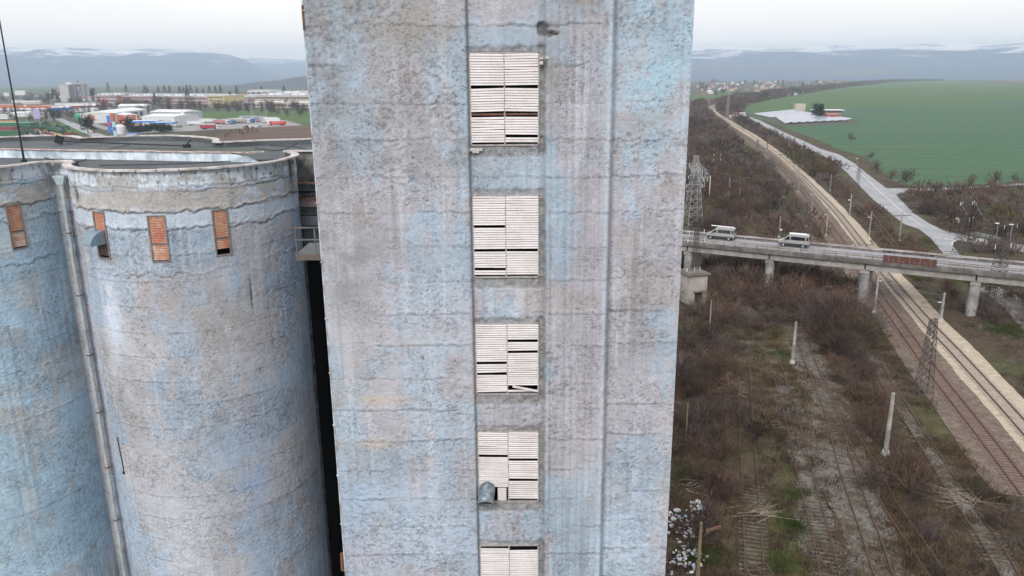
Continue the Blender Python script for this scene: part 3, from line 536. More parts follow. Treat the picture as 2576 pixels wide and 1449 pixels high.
# things on the roof
blk = MATS['black_metal']
q = G(61, 407, RZ-.3); b = MB(); b.tube((0,0,0), (0,0,1.3), .075, .05, n=8).tube((0,0,1.3), (0,0,13), .05, .03, n=6).tube((0,0,-.02), (0,0,.12), .16, n=8); o = b.build('lightning_rod', blk); o.location = q; tag(o, 'tall thin dark lightning rod standing on the silo roof at the left', 'mast')
a = G(155, 355, RZ-.05); c = G(470, 367, RZ-.05); t = thing('floodlight_arm', 'long dark pipe with a black lamp box lying across the silo roof', 'pipe', tuple(a)); d = c-a
b = MB(); b.tube((0,0,0), (d[0],d[1],0), .045, n=6); b.build('arm', blk, t)
b = MB(); b.box((-.15,0,.10), (.55,.5,.55), rz=.5, ry=.35); b.build('lamp_box', blk, t)
b = MB(); b.box((d[0],d[1],.0), (.5,.3,.22), rz=.4); b.tube((d[0]-.1,d[1],0), (d[0]+.3,d[1]+.1,.4), .05, n=5); b.build('clamp', blk, t)
for nm, pp in (('a', [(0,372),(90,392),(190,408),(240,385),(330,362)]), ('b', [(250,416),(450,412),(560,406),(690,402)]), ('c', [(160,352),(180,362),(210,350)]), ('d', [(640,372),(700,378),(750,360)]), ('e', [(1010/1.49,365),(760,372),(770,384)])):
    P = np.array([G(px, py, RZ-.27) for px, py in pp]); P = spline(P, .5); b = MB()
    for i in range(len(P)-1): b.tube((P[i][0],P[i][1],RZ-.27), (P[i+1][0],P[i+1][1],RZ-.27), .022, n=4, cap=False)
    o = b.build('roof_cable', blk); tag(o, {'a':'thin cable lying over the roof beside the lightning rod','b':'long thin cable along the near edge of the main silo roof','c':'short loop of cable near the lamp box on the roof','d':'thin cable crossing the roof corner near the tower','e':'cable end by the parapet next to the tower'}[nm], 'cable')
# gallery and landing between the silo and the tower
gal = thing('connecting_gallery', 'rusty blue sheet metal gallery joining silo and tower', 'gallery', (-10, 44, 0)); GO = (-10, 44, 0)
gm = [mat('gallery_blue', (.16,.20,.245), .6, n1=(2,.25), c2=(.20,.13,.12), c2s=.8), mat('gallery_grey', (.15,.165,.17), .7, n1=(2,.3)), mat('gallery_dark', (.02,.022,.025), .8)]
def gpx(v, Y=44): return atY(770, v, Y)[2]
for v0, v1, mi, y, nm in ((462,480,1,44.0,'upper_sheet'), (482,484,2,44.1,'shadow_gap'), (486,498,1,44.0,'sheet'), (500,520,0,43.6,'beam'), (522,541,1,44.1,'lower_sheet'), (543,567,0,44.15,'lower_sheet'), (574,632,1,45.2,'rear_sheet')):
    z1, z0 = gpx(v0, y), gpx(v1, y); b = MB(); b.box((-9.3, y+.15, (z0+z1)/2), (6.2, .3, z1-z0)); b.build(nm, gm[mi], gal, GO)
b = MB()
for v in (461, 499): b.box((-9.3, 43.75, gpx(v, 43.7)), (6.3, .5, .07))
b.build('rusty_ledge', rust_m, gal, GO)
for v, s, tx in ((474, .36, 'С. ЛОЗЕН'), (492, .40, 'НАРТЕЦ'), (535, .34, 'ЛОЗЕН')):
    cu = bpy.data.curves.new('lettering', 'FONT'); cu.body = tx; cu.size = s; cu.extrude = .004; o = bpy.data.objects.new('tmp', cu); col.objects.link(o); bpy.context.view_layer.update(); me = bpy.data.meshes.new_from_object(o.evaluated_get(bpy.context.evaluated_depsgraph_get())); bpy.data.objects.remove(o); me.materials.clear(); o = link('lettering', me, blk, gal)
    q = atY(762, v, 43.9); o.location = (q[0]+10-.1, -.06, q[2]-.1); o.rotation_euler = (math.pi/2, 0, 0)
land = thing('metal_landing', 'small railed metal landing on the side of the tower above the dark gap', 'landing', (-7.2, 30, 0)); LO = (-7.2, 30, 0)
lm = mat('landing_steel', (.13,.15,.165), .7, .1, n1=(3,.3), c2=(.15,.115,.10), c2s=1)
z1, z0, zr = atY(775,640,29)[2], atY(775,655,29)[2], atY(765,573,29)[2]
b = MB(); b.box((-7.2, 29.1, (z0+z1)/2), (2.3, .2, z1-z0)).box((-7.2, 30.2, z1-.03), (2.3, 2.0, .06)); b.build('platform', lm, land, LO)
for x in (-8.28, -7.55, -6.8): b = MB(); b.box((x, 29.03, (z1+zr)/2), (.05,.05,zr-z1)); b.build('post', lm, land, LO)
for z in (zr, (z1+zr)/2+.05): b = MB(); b.box((-7.2, 29.02, z), (2.25,.06,.05)); b.build('rail', lm, land, LO)
# ================================================================== GROUND, FIELDS, MOUNTAINS
g_m = ramp_mat('far_plain', [(.30,(.055,.060,.045)), (.45,(.075,.095,.05)), (.56,(.10,.085,.065)), (.7,(.065,.06,.055))], .0022, stretch=(.5,2.6,1), detail=5, fine=(.05,.2))
me = MB(); me.add([(-16000,-3000,0),(16000,-3000,0),(16000,15000,0),(-16000,15000,0)], [(0,1,2,3)]); tag(me.build('ground', g_m), kind='structure')
scrub_m = ramp_mat('scrub_ground', [(.28,(.024,.018,.013)), (.42,(.052,.037,.027)), (.52,(.095,.070,.047)), (.60,(.058,.043,.032)), (.72,(.15,.115,.078))], .30,
    second=([(.35,(.042,.048,.018)), (.5,(.075,.078,.032)), (.65,(.11,.098,.052))], .25, .055, .50), fine=(3.2,.45), bump=.5)
pts = [(8,20),(8,330),(120,330),(230,900),(420,1300),(700,1500),(560,700),(420,400),(330,250),(250,20)]
poly('siding_ground', pts, .02, scrub_m)
field_up = ramp_mat('crop_light', [(.25,(.060,.105,.034)), (.4,(.085,.135,.045)), (.5,(.070,.122,.040)), (.62,(.090,.140,.052)), (.75,(.105,.14,.06))], .03, stretch=(.12,1.5,1), fine=(.2,.14), lines=(1.95, 30, .06))
field_lo = ramp_mat('crop_teal', [(.25,(.048,.102,.055)), (.4,(.070,.130,.070)), (.5,(.056,.116,.063)), (.62,(.080,.134,.068)), (.75,(.15,.145,.08))], .035, stretch=(.14,1.4,1), fine=(.2,.16), lines=(1.95, 24, .08))
soil_m = ramp_mat('ploughed_soil', [(.3,(.095,.062,.045)), (.5,(.125,.082,.060)), (.7,(.15,.10,.075))], .02, stretch=(.4,2,1), fine=(.3,.2))
asph_m = ramp_mat('pale_asphalt', [(.3,(.27,.27,.28)), (.5,(.34,.34,.355)), (.7,(.40,.395,.41))], .15, fine=(1.2,.10))
yard_m = ramp_mat('yard_concrete', [(.3,(.24,.225,.22)), (.5,(.30,.28,.275)), (.7,(.34,.32,.31))], .05, fine=(.6,.12))
dirt_m = ramp_mat('dirt_track', [(.3,(.20,.17,.13)), (.5,(.28,.24,.19)), (.7,(.17,.15,.10))], .3, fine=(1.5,.2))
def q1(*a): return [GP('r', *p) for p in a]
up = q1((575,575),(650,540),(820,510),(950,480),(1150,455),(1420,425),(1700,405),(2000,402),(2576,432)); up += [np.array((up[-1][0]*1.35, up[-1][1]*.9, 0)), G(3300,375)]
up += q1((2576,548),(1800,580),(1300,600),(900,612),(600,632),(500,630),(480,600)); poly('upper_crop_field', up, .12, field_up)
lo = q1((500,630),(600,632),(900,612),(1300,600),(1800,580),(2576,548)) + [G(3300,375), G(3300,660)] + q1((2576,1150),(2200,1178),(2000,1188),(1790,1196),(1660,1175),(1560,1110),(1470,1030),(1390,965),(1210,920),(1110,870),(1010,830),(920,798),(830,765),(760,735),(620,690),(540,660))
poly('lower_crop_field', lo, .08, field_lo)
poly('brown_hill_field', [G(2480,203.0), G(2700,199), G(3300,198), G(3300,222), G(2576,213), G(2520,209)], .3, soil_m)
poly('solar_yard', q1((540,650),(850,616),(950,622),(1345,700),(1335,722),(800,747)), .16, ramp_mat('solar_grass', [(.3,(.06,.07,.045)), (.6,(.10,.095,.075))], .1))
for i, (pp, m_) in enumerate([(q1((100,545),(330,537),(250,575),(105,610)), soil_m), (q1((100,510),(420,492),(760,470),(760,485),(430,512),(330,535),(100,542)), field_up),
        (q1((600,404),(900,390),(1250,384),(1510,388),(1100,407),(700,414)), soil_m)]):
    poly('distant_field', pp, .1+.02*i, m_)
def zz(f, *a): return [GP(f, *p) for p in a]
poly('far_green_field', zz('C',(0,130),(600,95),(1300,75),(2700,82),(2700,380),(2250,365),(2000,290),(1300,190),(900,270),(300,290),(0,240)), .10, field_up)
poly('near_ploughed_field', zz('C',(560,560),(900,490),(1400,445),(1700,425),(2700,385),(2700,900),(300,900),(300,650)), .08, soil_m)
poly('truck_yard', zz('C',(-200,520),(560,485),(1450,440),(2330,392),(2000,295),(1200,200),(500,290),(-200,330)), .12, yard_m)
poly('dealer_yard', [G(-200,390), G(-200,330), G(20,322), G(120,330), G(190,345), G(190,400)], .10, yard_m)
poly('station_yard', zz('B',(250,560),(650,560),(1300,600),(1800,640),(2400,640),(2300,720),(1500,750),(900,800),(300,830)), .14, yard_m)
poly('left_far_field', [G(-100,236),G(110,233),G(300,240),G(300,232),G(-100,222)], .1, field_up); poly('left_far_field', [G(-100,222),G(700,214),G(1000,212),G(1000,208),G(-100,214)], .2, field_up)
poly('yard_verge', zz('C',(-200,530),(560,495),(870,480),(600,560),(300,700),(-400,760)), .13, MATS['scrub_ground'])
# roads
rl = [D('r',415,612), D('r',470,585)]
A1 = zz('r',(415,612),(445,590),(500,572),(575,557)); A2 = zz('r',(578,562),(540,575),(500,595),(470,618),(462,628))
poly('distant_road', A1+A2, .20, asph_m)
Le = q1((500,685),(600,712),(720,790),(900,880),(1040,935),(1150,995),(1260,1085),(1340,1170)) + zz('r3',(300,445),(400,520),(480,590),(560,650),(680,690),(770,760),(830,830),(880,890),(960,1000))
Ri = zz('r3',(1080,960),(1000,880),(958,820),(975,795),(1010,785),(1100,802),(1230,832),(1560,885),(1800,910),(1800,850),(1560,828),(1360,800),(1200,768),(1010,733),(880,700),(760,640),(640,560),(560,480),(490,402),(540,385),(680,376),(900,362),(1200,345),(1560,322),(1800,312),(1800,300),(1560,306),(1340,322),(1040,340),(700,352),(420,350),(405,346)) + q1((1440,1118),(1320,1020),(1200,950),(1060,908),(940,850),(780,780),(620,700),(540,670))
poly('main_road', Le+Ri, .10, asph_m)
mk = mat('road_paint', (.62,.62,.60), .7, n1=(2,.2))
cl = spline(q1((960,895),(1100,965),(1230,1010)) + zz('r3',(200,230),(320,345),(430,445),(540,545),(690,650)), 3); strip('centre_line', cl, -.11, .11, .105, mk)
strip('edge_line', spline(zz('r3',(890,768),(950,780),(985,785),(960,805),(963,825)), 1), -.18, .18, .106, mk)
strip('edge_line', spline(zz('r3',(430,352),(490,358),(455,372)), 1), -.15, .15, .106, mk)
strip('gravel_road', spline(zz('r3',(1200,1170),(1320,1215),(1440,1300),(1570,1420),(1700,1560)), 3), -2.6, 2.6, .06, ramp_mat('gravel_road', [(.35,(.17,.15,.14)), (.6,(.27,.25,.235))], .4, fine=(2,.2)), jag=1.2, seed=3)
strip('gravel_path', spline([G(1690,752),G(1722,735),G(1738,718),G(1750,690),G(1772,640)], 2), -1.5, 1.5, .05, MATS['gravel_road'], jag=.8, seed=4)
RA = zz('A',(1030,735),(1150,860),(1330,930),(1550,1040),(1900,1200),(2200,1330),(2600,1480)); RB = zz('A',(2800,1400),(2600,1330),(2300,1230),(1960,1095),(1750,1000),(1550,930),(1350,850),(1200,735))
poly('town_road', RA+RB, .12, asph_m)
strip('town_lane', spline(zz('A',(2060,920),(2300,915),(2700,890)), 8), -4, 4, .11, yard_m); strip('town_lane', spline(zz('A',(2100,990),(2250,1050),(2500,1130)), 8), -4, 4, .11, yard_m)
strip('grass_verge', spline(zz('A',(1400,980),(1700,1110),(1950,1220)), 8), 0, 14, .105, field_up)
# mountains: polar height field behind the plain
def ridge_mesh(name, pts, R0, R1, m, seed, rough=.25, n=520, rows=44):
    P = np.array(pts, float); az = []; el = []
    for x, y in P: r = ray(x, y); az.append(math.atan2(r[0], r[1])); el.append(r[2]/math.hypot(r[0], r[1]))
    A = np.linspace(az[0], az[-1], n); E_ = np.interp(A, az, el); T = np.linspace(0, 1.25, rows); Ag, Tg = np.meshgrid(A, T); Rg = R0 + (R1-R0)*Tg
    X = Rg*np.sin(Ag); Y = Rg*np.cos(Ag); ht = H + E_*R1
    rid = fbm(X/900, Y/900, seed, 5); val = np.abs(fbm(X/1500, Y/2600, seed+4, 4)-.5)*2
    prof = sst(0, 1, np.minimum(Tg, 1))**1.2; prof = np.where(Tg > 1, 1-(Tg-1)*1.2, prof)
    Zg = ht[None]*prof*(1 - rough*(1-np.abs(2*np.clip(Tg, 0, 1)-1))*(.25+rid+val*.6)*.9); Zg = np.minimum(Zg, H + E_[None]*Rg + 0*Zg); Zg += 26*(rid-.5)*prof*(Tg < .97); Zg[0] = -2
    V = np.stack([X, Y, Zg], -1).reshape(-1, 3); ii = np.arange((rows-1)*(n-1)); r_, c_ = ii//(n-1), ii % (n-1); a = r_*n+c_
    o = npmesh(name, V, np.stack([a, a+1, a+n+1, a+n], 1)[:, ::-1] if False else np.stack([a, a+1, a+n+1, a+n], 1), m, smooth=True); o['kind'] = 'structure'; return o
def mountain_mat(name, hazy_forest, snow, z0, z1, sn, fieldc):
    m = bpy.data.materials.new(name); m.use_nodes = True; t = m.node_tree; b = t.nodes['Principled BSDF']; b.inputs['Roughness'].default_value = .95; b.inputs['Specular IOR Level'].default_value = .1
    N = t.nodes.new; K = t.links.new; geo = N('ShaderNodeNewGeometry'); sx = N('ShaderNodeSeparateXYZ'); K(geo.outputs['Position'], sx.inputs[0])
    mp_ = N('ShaderNodeMapping'); mp_.inputs['Scale'].default_value = (1, 1, 5); K(geo.outputs['Position'], mp_.inputs[0])
    n = N('ShaderNodeTexNoise'); n.inputs['Scale'].default_value = .0021; n.inputs['Detail'].default_value = 9; n.inputs['Roughness'].default_value = .72; n.inputs['Distortion'].default_value = .6; K(mp_.outputs[0], n.inputs[0])
    zr = N('ShaderNodeMapRange'); zr.inputs[1].default_value = z0; zr.inputs[2].default_value = z1; zr.inputs[3].default_value = -.28; zr.inputs[4].default_value = .16; K(sx.outputs[2], zr.inputs[0])
    ad = N('ShaderNodeMath'); ad.operation = 'ADD'; K(n.outputs[0], ad.inputs[0]); K(zr.outputs[0], ad.inputs[1])
    sr = N('ShaderNodeMapRange'); sr.inputs[1].default_value = sn; sr.inputs[2].default_value = sn+.10; K(ad.outputs[0], sr.inputs[0])
    n2 = N('ShaderNodeTexNoise'); n2.inputs['Scale'].default_value = .0009; n2.inputs['Detail'].default_value = 3; mp2 = N('ShaderNodeMapping'); mp2.inputs['Scale'].default_value = (.35, .9, 9); K(geo.outputs['Position'], mp2.inputs[0]); K(mp2.outputs[0], n2.inputs[0])
    r2 = N('ShaderNodeMapRange'); r2.inputs[1].default_value = .52; r2.inputs[2].default_value = .6; K(n2.outputs[0], r2.inputs[0])
    lz = N('ShaderNodeMapRange'); lz.inputs[1].default_value = 130; lz.inputs[2].default_value = 60; K(sx.outputs[2], lz.inputs[0]); ml = N('ShaderNodeMath'); ml.operation = 'MULTIPLY'; K(r2.outputs[0], ml.inputs[0]); K(lz.outputs[0], ml.inputs[1])
    m0 = N('ShaderNodeMix'); m0.data_type = 'RGBA'; m0.inputs[6].default_value = (*hazy_forest, 1); m0.inputs[7].default_value = (*fieldc, 1); K(ml.outputs[0], m0.inputs[0])
    m1 = N('ShaderNodeMix'); m1.data_type = 'RGBA'; K(m0.outputs[2], m1.inputs[6]); m1.inputs[7].default_value = (*snow, 1); K(sr.outputs[0], m1.inputs[0]); K(m1.outputs[2], b.inputs['Base Color']); return m
mtl = mountain_mat('left_range', (.10,.135,.21), (.72,.74,.78), 100, 360, .47, (.13,.17,.12)); mtr = mountain_mat('right_plateau', (.10,.135,.21), (.72,.72,.76), 40, 330, .46, (.20,.17,.13))  # slope colours have blue distance haze tinted into them
ridge_mesh('left_mountains', [(-700,126),(-300,122),(0,120),(60,119),(103,117),(180,119),(250,121),(270,125),(297,129),(330,124),(375,122),(450,125),(531,132),(578,137),(615,150),(660,175),(720,190),(800,196),(1000,199)], 5200, 8800, mtl, 3, .42)
ridge_mesh('back_mountains', [(500,150),(590,147),(634,144),(700,148),(775,149),(900,146),(1100,148),(1300,140),(1500,128),(1700,120)], 7500, 11500, mtl, 9, .4, n=260)
ridge_mesh('right_plateau', [(1250,150),(1500,128),(1700,120),(1753,117),(1873,119),(1960,118),(2042,116),(2104,114),(2144,115),(2250,113),(2347,110),(2374,106),(2420,109),(2482,111),(2576,103),(2800,98),(3300,104)], 4600, 8200, mtr, 21, .30)
ridge_mesh('near_hill', [(560,219),(587,216),(650,207),(700,203),(740,194),(775,190),(830,186),(900,190),(1000,200),(1100,214)], 3300, 4300, mat('hill_forest', (.030,.032,.050), .95, n1=(.004,.3)), 33, .25, n=160, rows=20)
# haze
hb = MB(); hb.add([(x, y, z) for z in (-3, 440) for x, y in ((-15500,-2500),(15500,-2500),(15500,12500),(-15500,12500))], [(3,2,1,0),(4,5,6,7),(0,1,5,4),(1,2,6,5),(2,3,7,6),(3,0,4,7)])
hm_ = bpy.data.materials.new('haze_air'); hm_.use_nodes = True; t = hm_.node_tree; t.nodes.remove(t.nodes['Principled BSDF']); pv = t.nodes.new('ShaderNodeVolumePrincipled')
pv.inputs['Color'].default_value = (.74,.86,1.0,1); pv.inputs['Anisotropy'].default_value = .45; pv.inputs['Density'].default_value = 1.5e-4; t.links.new(pv.outputs[0], t.nodes['Material Output'].inputs['Volume'])
tag(hb.build('haze', hm_), kind='stuff')
# ================================================================== RAILWAY
def pth(*segs, step=1.5): return spline([np.array(GP(*s)) for s in segs], step)
T1 = pth(('r',350,574),('r',300,583),('r',262,600),('r',262,625),('r',300,655),('r',380,705),('r',520,790),('r',640,872),('r',760,965),('r',870,1065),('r',1000,1190),('r2',1330,550),('r2',1540,815),('r3',380,1042),('r5',630,0),('r5',905,315),('r5',1175,600),('r5',1540,1000),('r5',1844,1340),('r5',2300,1860))
T2 = pth(('r',240,612),('r',262,650),('r',330,700),('r',400,752),('r',550,853),('r',660,935),('r',760,1030),('r',850,1125),('r2',1130,470),('r2',1250,640),('r2',1380,820),('r5',380,0),('r5',527,200),('r5',670,400),('r5',952,790),('r5',1257,1180),('r5',1467,1449),('r5',1900,2020))
T3 = pth(('r2',780,300),('r2',960,510),('r2',1080,670),('r2',1230,950),('r5',20,0),('r5',150,240),('r5',395,730),('r5',530,975),('r7',735,0),('r7',915,270),('r7',1150,655),('r7',1450,1090),('r7',1665,1449),('r7',1950,1900))
T4 = pth(('r4',1330,330),('r4',1395,500),('r4',1500,760),('r4',1600,1000),('r4',1700,1250),('r7',65,340),('r7',205,755),('r7',320,1070),('r7',445,1449),('r7',580,1800))
T4b = pth(('r7',40,-60),('r7',130,80),('r7',260,300),('r7',500,750),('r7',770,1150),('r7',970,1449),('r7',1200,1780))
T5 = pth(('r4',1060,560),('r4',1125,700),('r4',1240,1080),('r6',1305,100),('r6',1415,560),('r6',1500,880),('r6',1575,1180),('r6',1628,1449),('r6',1700,1800))
T6 = pth(('r4',800,480),('r4',812,560),('r4',847,1449),('r6',855,450),('r6',877,900),('r6',902,1400),('r6',925,1800))
T7 = pth(('r2',420,330),('r2',560,470),('r2',680,640),('r2',760,760))
b1 = ramp_mat('pale_ballast', [(.3,(.34,.275,.21)), (.5,(.44,.365,.285)), (.7,(.53,.45,.36))], 1.1, fine=(5,.22)); b2 = ramp_mat('brown_ballast', [(.3,(.115,.085,.068)), (.5,(.16,.122,.098)), (.7,(.24,.19,.155))], 1.0, fine=(5,.35))
b3 = ramp_mat('bleached_gravel', [(.3,(.06,.05,.04)), (.45,(.11,.09,.07)), (.54,(.17,.155,.14)), (.60,(.10,.085,.065)), (.68,(.09,.075,.05))], .5, fine=(4,.5)); bgrey = ramp_mat('grey_shoulder', [(.3,(.10,.105,.105)), (.55,(.17,.17,.165)), (.7,(.26,.23,.20))], .6, fine=(4,.3))
strip('grey_shoulder', T2, -5.6, 2.0, .045, bgrey, jag=.7, seed=12); strip('pale_ballast_bed', T1, -3.2, 5.2, .075, b1, jag=.38, seed=11); strip('brown_ballast_bed', T2, -3.0, 3.3, .09, b2, jag=.32, seed=13)
strip('overgrown_gravel_bed', T3, -.75, .75, .06, b3, jag=.5, seed=14); strip('gravel_bed', T4, -2.9, 2.9, .055, b3, jag=3.4, seed=15); strip('gravel_bed', T5, -1.2, 1.2, .05, b3, jag=1.8, seed=16)
rail_m = mat('rusty_rail', (.105,.062,.048), .7, n1=(2,.3)); slm = {'a': mat('sleeper_concrete', (.34,.29,.25), .9, n1=(2,.25)), 'b': mat('sleeper_reddish', (.185,.125,.105), .9, n1=(1.5,.3)), 'c': mat('sleeper_old', (.095,.075,.06), .95, n1=(1.5,.5), c2=(.14,.12,.10), c2s=.8)}
def track(P, label, z, sk, ymax, s0=.0, drop=0.0, rail_w=.11, group=None):
    o0 = P[len(P)//2]; t = thing('railway_track', label, 'railway track', (o0[0], o0[1], 0), group=group); T, Nn = normals2(P)
    for s in (-.76, .76):
        Q = P + Nn*s; n = len(Q); V = np.zeros((n, 4, 3))
        for j, (a, zt) in enumerate(((-rail_w/2, z), (-rail_w/2, z+.17), (rail_w/2, z+.17), (rail_w/2, z))): V[:, j, :2] = Q + Nn*a; V[:, j, 2] = zt
        V = V.reshape(-1, 3) - np.array((o0[0], o0[1], 0)); F = []
        for j in range(3): i = np.arange(n-1)*4+j; F.append(np.stack([i, i+1, i+5, i+4], 1))
        npmesh('rail', V, np.vstack(F), rail_m, t)
    sg = np.linalg.norm(np.diff(P, axis=0), axis=1); SS = np.concatenate([[0], np.cumsum(sg)]); D_ = np.arange(.3, SS[-1], .62); c = np.stack([np.interp(D_, SS, P[:,0]), np.interp(D_, SS, P[:,1])], 1); tx = np.interp(D_, SS, T[:,0]); ty = np.interp(D_, SS, T[:,1])
    ok = c[:,1] < ymax; c, tx, ty = c[ok], tx[ok], ty[ok]
    if drop: k = rng.random(len(c)) > drop*sst(.35, .6, vn(c[:,0]*.12, c[:,1]*.12, 5)); c, tx, ty = c[k], tx[k], ty[k]
    od = np.argsort(c[:,1]); m_ = MB(); m_.box((0,0,0), (2.5,.25,.12)); me = m_.mesh('sleeper'); me.materials.append(slm[sk]); vis = [i for i in od if proj((c[i,0], c[i,1], 0))[1] < 1500 and proj((c[i,0], c[i,1], 0))[0] < 2640]
    for i in vis[:290]:
        s = link('sleeper', me, None, t); s.location = (c[i,0]-o0[0], c[i,1]-o0[1], z-.02+random.uniform(-.015,.01)); s.rotation_euler = (0, 0, math.atan2(ty[i], tx[i])+math.pi/2+random.uniform(-.02,.02))
    rest = vis[290:]
    if rest:
        m_ = MB()
        for i in rest: m_.box((c[i,0]-o0[0], c[i,1]-o0[1], z-.02), (2.5,.25,.12), rz=math.atan2(ty[i], tx[i])+math.pi/2)
        o = m_.build('far_sleepers', slm[sk], t); o['kind'] = 'stuff'
    return t
track(T1, 'right hand main railway track on pale fresh ballast passing under the bridge', .13, 'a', 330)
track(T2, 'main railway track on brown ballast left of the pale one', .14, 'b', 330)
track(T3, 'disused siding with a bleached gravel strip, next left of the main tracks', .10, 'c', 160, drop=.9)
track(T4, 'old siding on pale loose gravel with its sleepers showing', .10, 'c', 130, drop=.9, rail_w=.12)
track(T4b, 'siding almost lost in brown grass, branching off to the lower right', .06, 'c', 90, drop=1)
track(T5, 'rusty siding through brown weeds, second from the hedge beside the tower', .09, 'c', 120, drop=1.6)
track(T6, 'leftmost straight rusty siding nearest to the tower', .09, 'c', 125, drop=1.6)
track(T7, 'short overgrown track far off between bare bushes above the bridge', .07, 'c', 400, drop=1)
TR = [T1, T2, T3, T4, T5, T6, T4b]; TRW = [5.0, 4.0, 1.6, 3.0, 1.3, 1.3, .6]
# ================================================================== BRIDGE
N0, N1, F0, F1 = GP('r2',50,802,8), GP('r3',1560,1085,8), GP('r2',50,716,8), GP('r3',1560,992,8)
bd = (N1-N0)/np.linalg.norm(N1-N0); bn = np.array((-bd[1], bd[0], 0)); W0, W1 = np.dot(F0-N0, bn), np.dot(F1-N0, bn); BW = (W0+W1)/2
print('BRIDGE', N0, N1, 'width', W0, W1, 'len', np.linalg.norm(N1-N0))
ba = math.atan2(bd[1], bd[0]); bridge = thing('road_bridge', 'long grey concrete road bridge crossing over the railway tracks', 'bridge', tuple(N0*np.array((1,1,0))), ba); L0, L1 = -75, 190
def bl_(px, py, z): q = G(px, py, z)-N0; return np.dot(q, bd), np.dot(q, bn)
dk = mat('bridge_asphalt', (.33,.325,.345), .85, n1=(.7,.12), c2=(.28,.275,.29), c2s=.15, streak=(1,1,1)); cn = mat('bridge_concrete', (.33,.31,.29), .9, n1=(1.2,.22), c2=(.26,.245,.225), c2s=.35, bump=.3); cd = mat('stained_fascia', (.115,.10,.092), .9, n1=(1.5,.4), c2=(.18,.165,.15), c2s=.5); rl_m = mat('rusty_railing', (.11,.075,.062), .8, n1=(1,.4)); gal_m = mat('guard_rail', (.42,.40,.39), .6, n1=(1,.25), c2=(.26,.23,.21), c2s=.3)
LX = (L0+L1)/2; LL = L1-L0; zt = 8.0
b = MB(); b.box((LX, BW/2, zt-.17), (LL, BW-1.6, .30)); b.build('deck', dk, bridge)
b = MB(); b.box((LX, .45, zt-.1), (LL, .9, .46)).box((LX, BW-.45, zt-.1), (LL, .9, .46)).box((LX, .02, zt-.25), (LL, .25, .55)); b.build('footway', cd, bridge)
piers = [bl_(*D('r2',55,860), 7)[0], bl_(*D('r2',745,935), 7)[0], bl_(*D('r3',215,1030), 7)[0], bl_(*D('r3',1165,1125), 7)[0]]
sp_ = (piers[-1]-piers[0])/3; print('PIERS', piers); piers = [piers[0]-sp_] + piers + [piers[-1]+sp_*k for k in (1,2)]
ends = [L0]+piers+[L1]
for i in range(len(ends)-1):
    a, c = ends[i]+.12, ends[i+1]-.12
    for y in (.75, BW*.36, BW*.64, BW-.75): b = MB(); b.box(((a+c)/2, y, zt-1.05), (c-a, .55, 1.45)); b.build('girder', cn, bridge)
b_col = mat('pier_concrete', (.36,.35,.33), .9, n1=(1,.25), c2=(.22,.21,.21), c2s=.4)
for p in piers:
    b = MB(); b.box((p, BW/2, zt-2.15), (1.5, BW-1.5, .72)); cap = b.build('pier_cap', b_col, bridge)
    for y in (1.7, BW-1.7): b = MB(); b.tube((p, y, 0), (p, y, zt-2.5), .85, n=18); b.build('column', b_col, bridge, smooth=False)
pm_ = MB(); pm_.box((0,0,.5), (.06,.06,1.0)); pme = pm_.mesh('post'); pme.materials.append(rl_m)
for y in (.12, BW-.12):
    b = MB(); b.box((LX, y, zt+1.12), (LL, .07, .07)).box((LX, y, zt+.75), (LL, .05, .04)).box((LX, y, zt+.42), (LL, .05, .04)); r = b.build('railing', rl_m, bridge)
    for x in np.arange(L0+1, min(L1, 130), 2.0): s = link('post', pme, None, r); s.location = (x, y, zt+.13)
for y in (1.0, BW-1.0):
    b = MB(); b.box((LX, y, zt+.62), (LL, .06, .34)); g_ = b.build('guard_rail', gal_m, bridge)
    gp_ = MB(); gp_.box((0,0,.2), (.10,.10,.40)); gpm = gp_.mesh('guard_post'); gpm.materials.append(gal_m)
    for x in np.arange(L0+1, min(L1, 130), 4.0): s = link('guard_post', gpm, None, g_); s.location = (x, y+(.08 if y < 3 else -.08), zt+.05)
for (f0, f1, y, nm) in (((360,975),(822,1010), .02, 0), ((380,880),(760,905), BW-.02, 1)):
    a = bl_(*D('r3',*f0), 9)[0]; c = bl_(*D('r3',*f1), 9)[0]; k = 10; wdt = (c-a)/k
    for i in range(k): b = MB(); b.box((a+wdt*(i+.5), y-.05+.1*(y > 1), zt+.55+.35*(1-nm)*.6), (wdt-.05, .04, 1.25)); b.build('rusty_panel', mat('rust_panel', (.115,.050,.040), .85, n1=(1,.3)), bridge)
    if nm == 0:
        for i in range(6): b = MB(); b.box((a+(c-a)*i/5, y-.05, zt+1.7), (.06,.06,1.8)); b.build('panel_post', rl_m, bridge)
        b = MB()
        for i in range(5): b.box((a+(c-a)*(i+.5)/5, y-.05, zt+2.55), ((c-a)/5-.1,.03,.04))
        b.build('mesh_rail', rl_m, bridge)
        for f in (.11,.9): b = MB(); b.box((a+(c-a)*f, y-.08, zt+2.0), (.55,.03,.30)); b.build('warning_plate', mat('black_metal', (.03,.03,.032), .6), bridge)
b = MB()
for y in (BW*.5,): b.box((LX, y, zt-.012), (LL, .13, .01))
b.build('lane_line', mk, bridge)
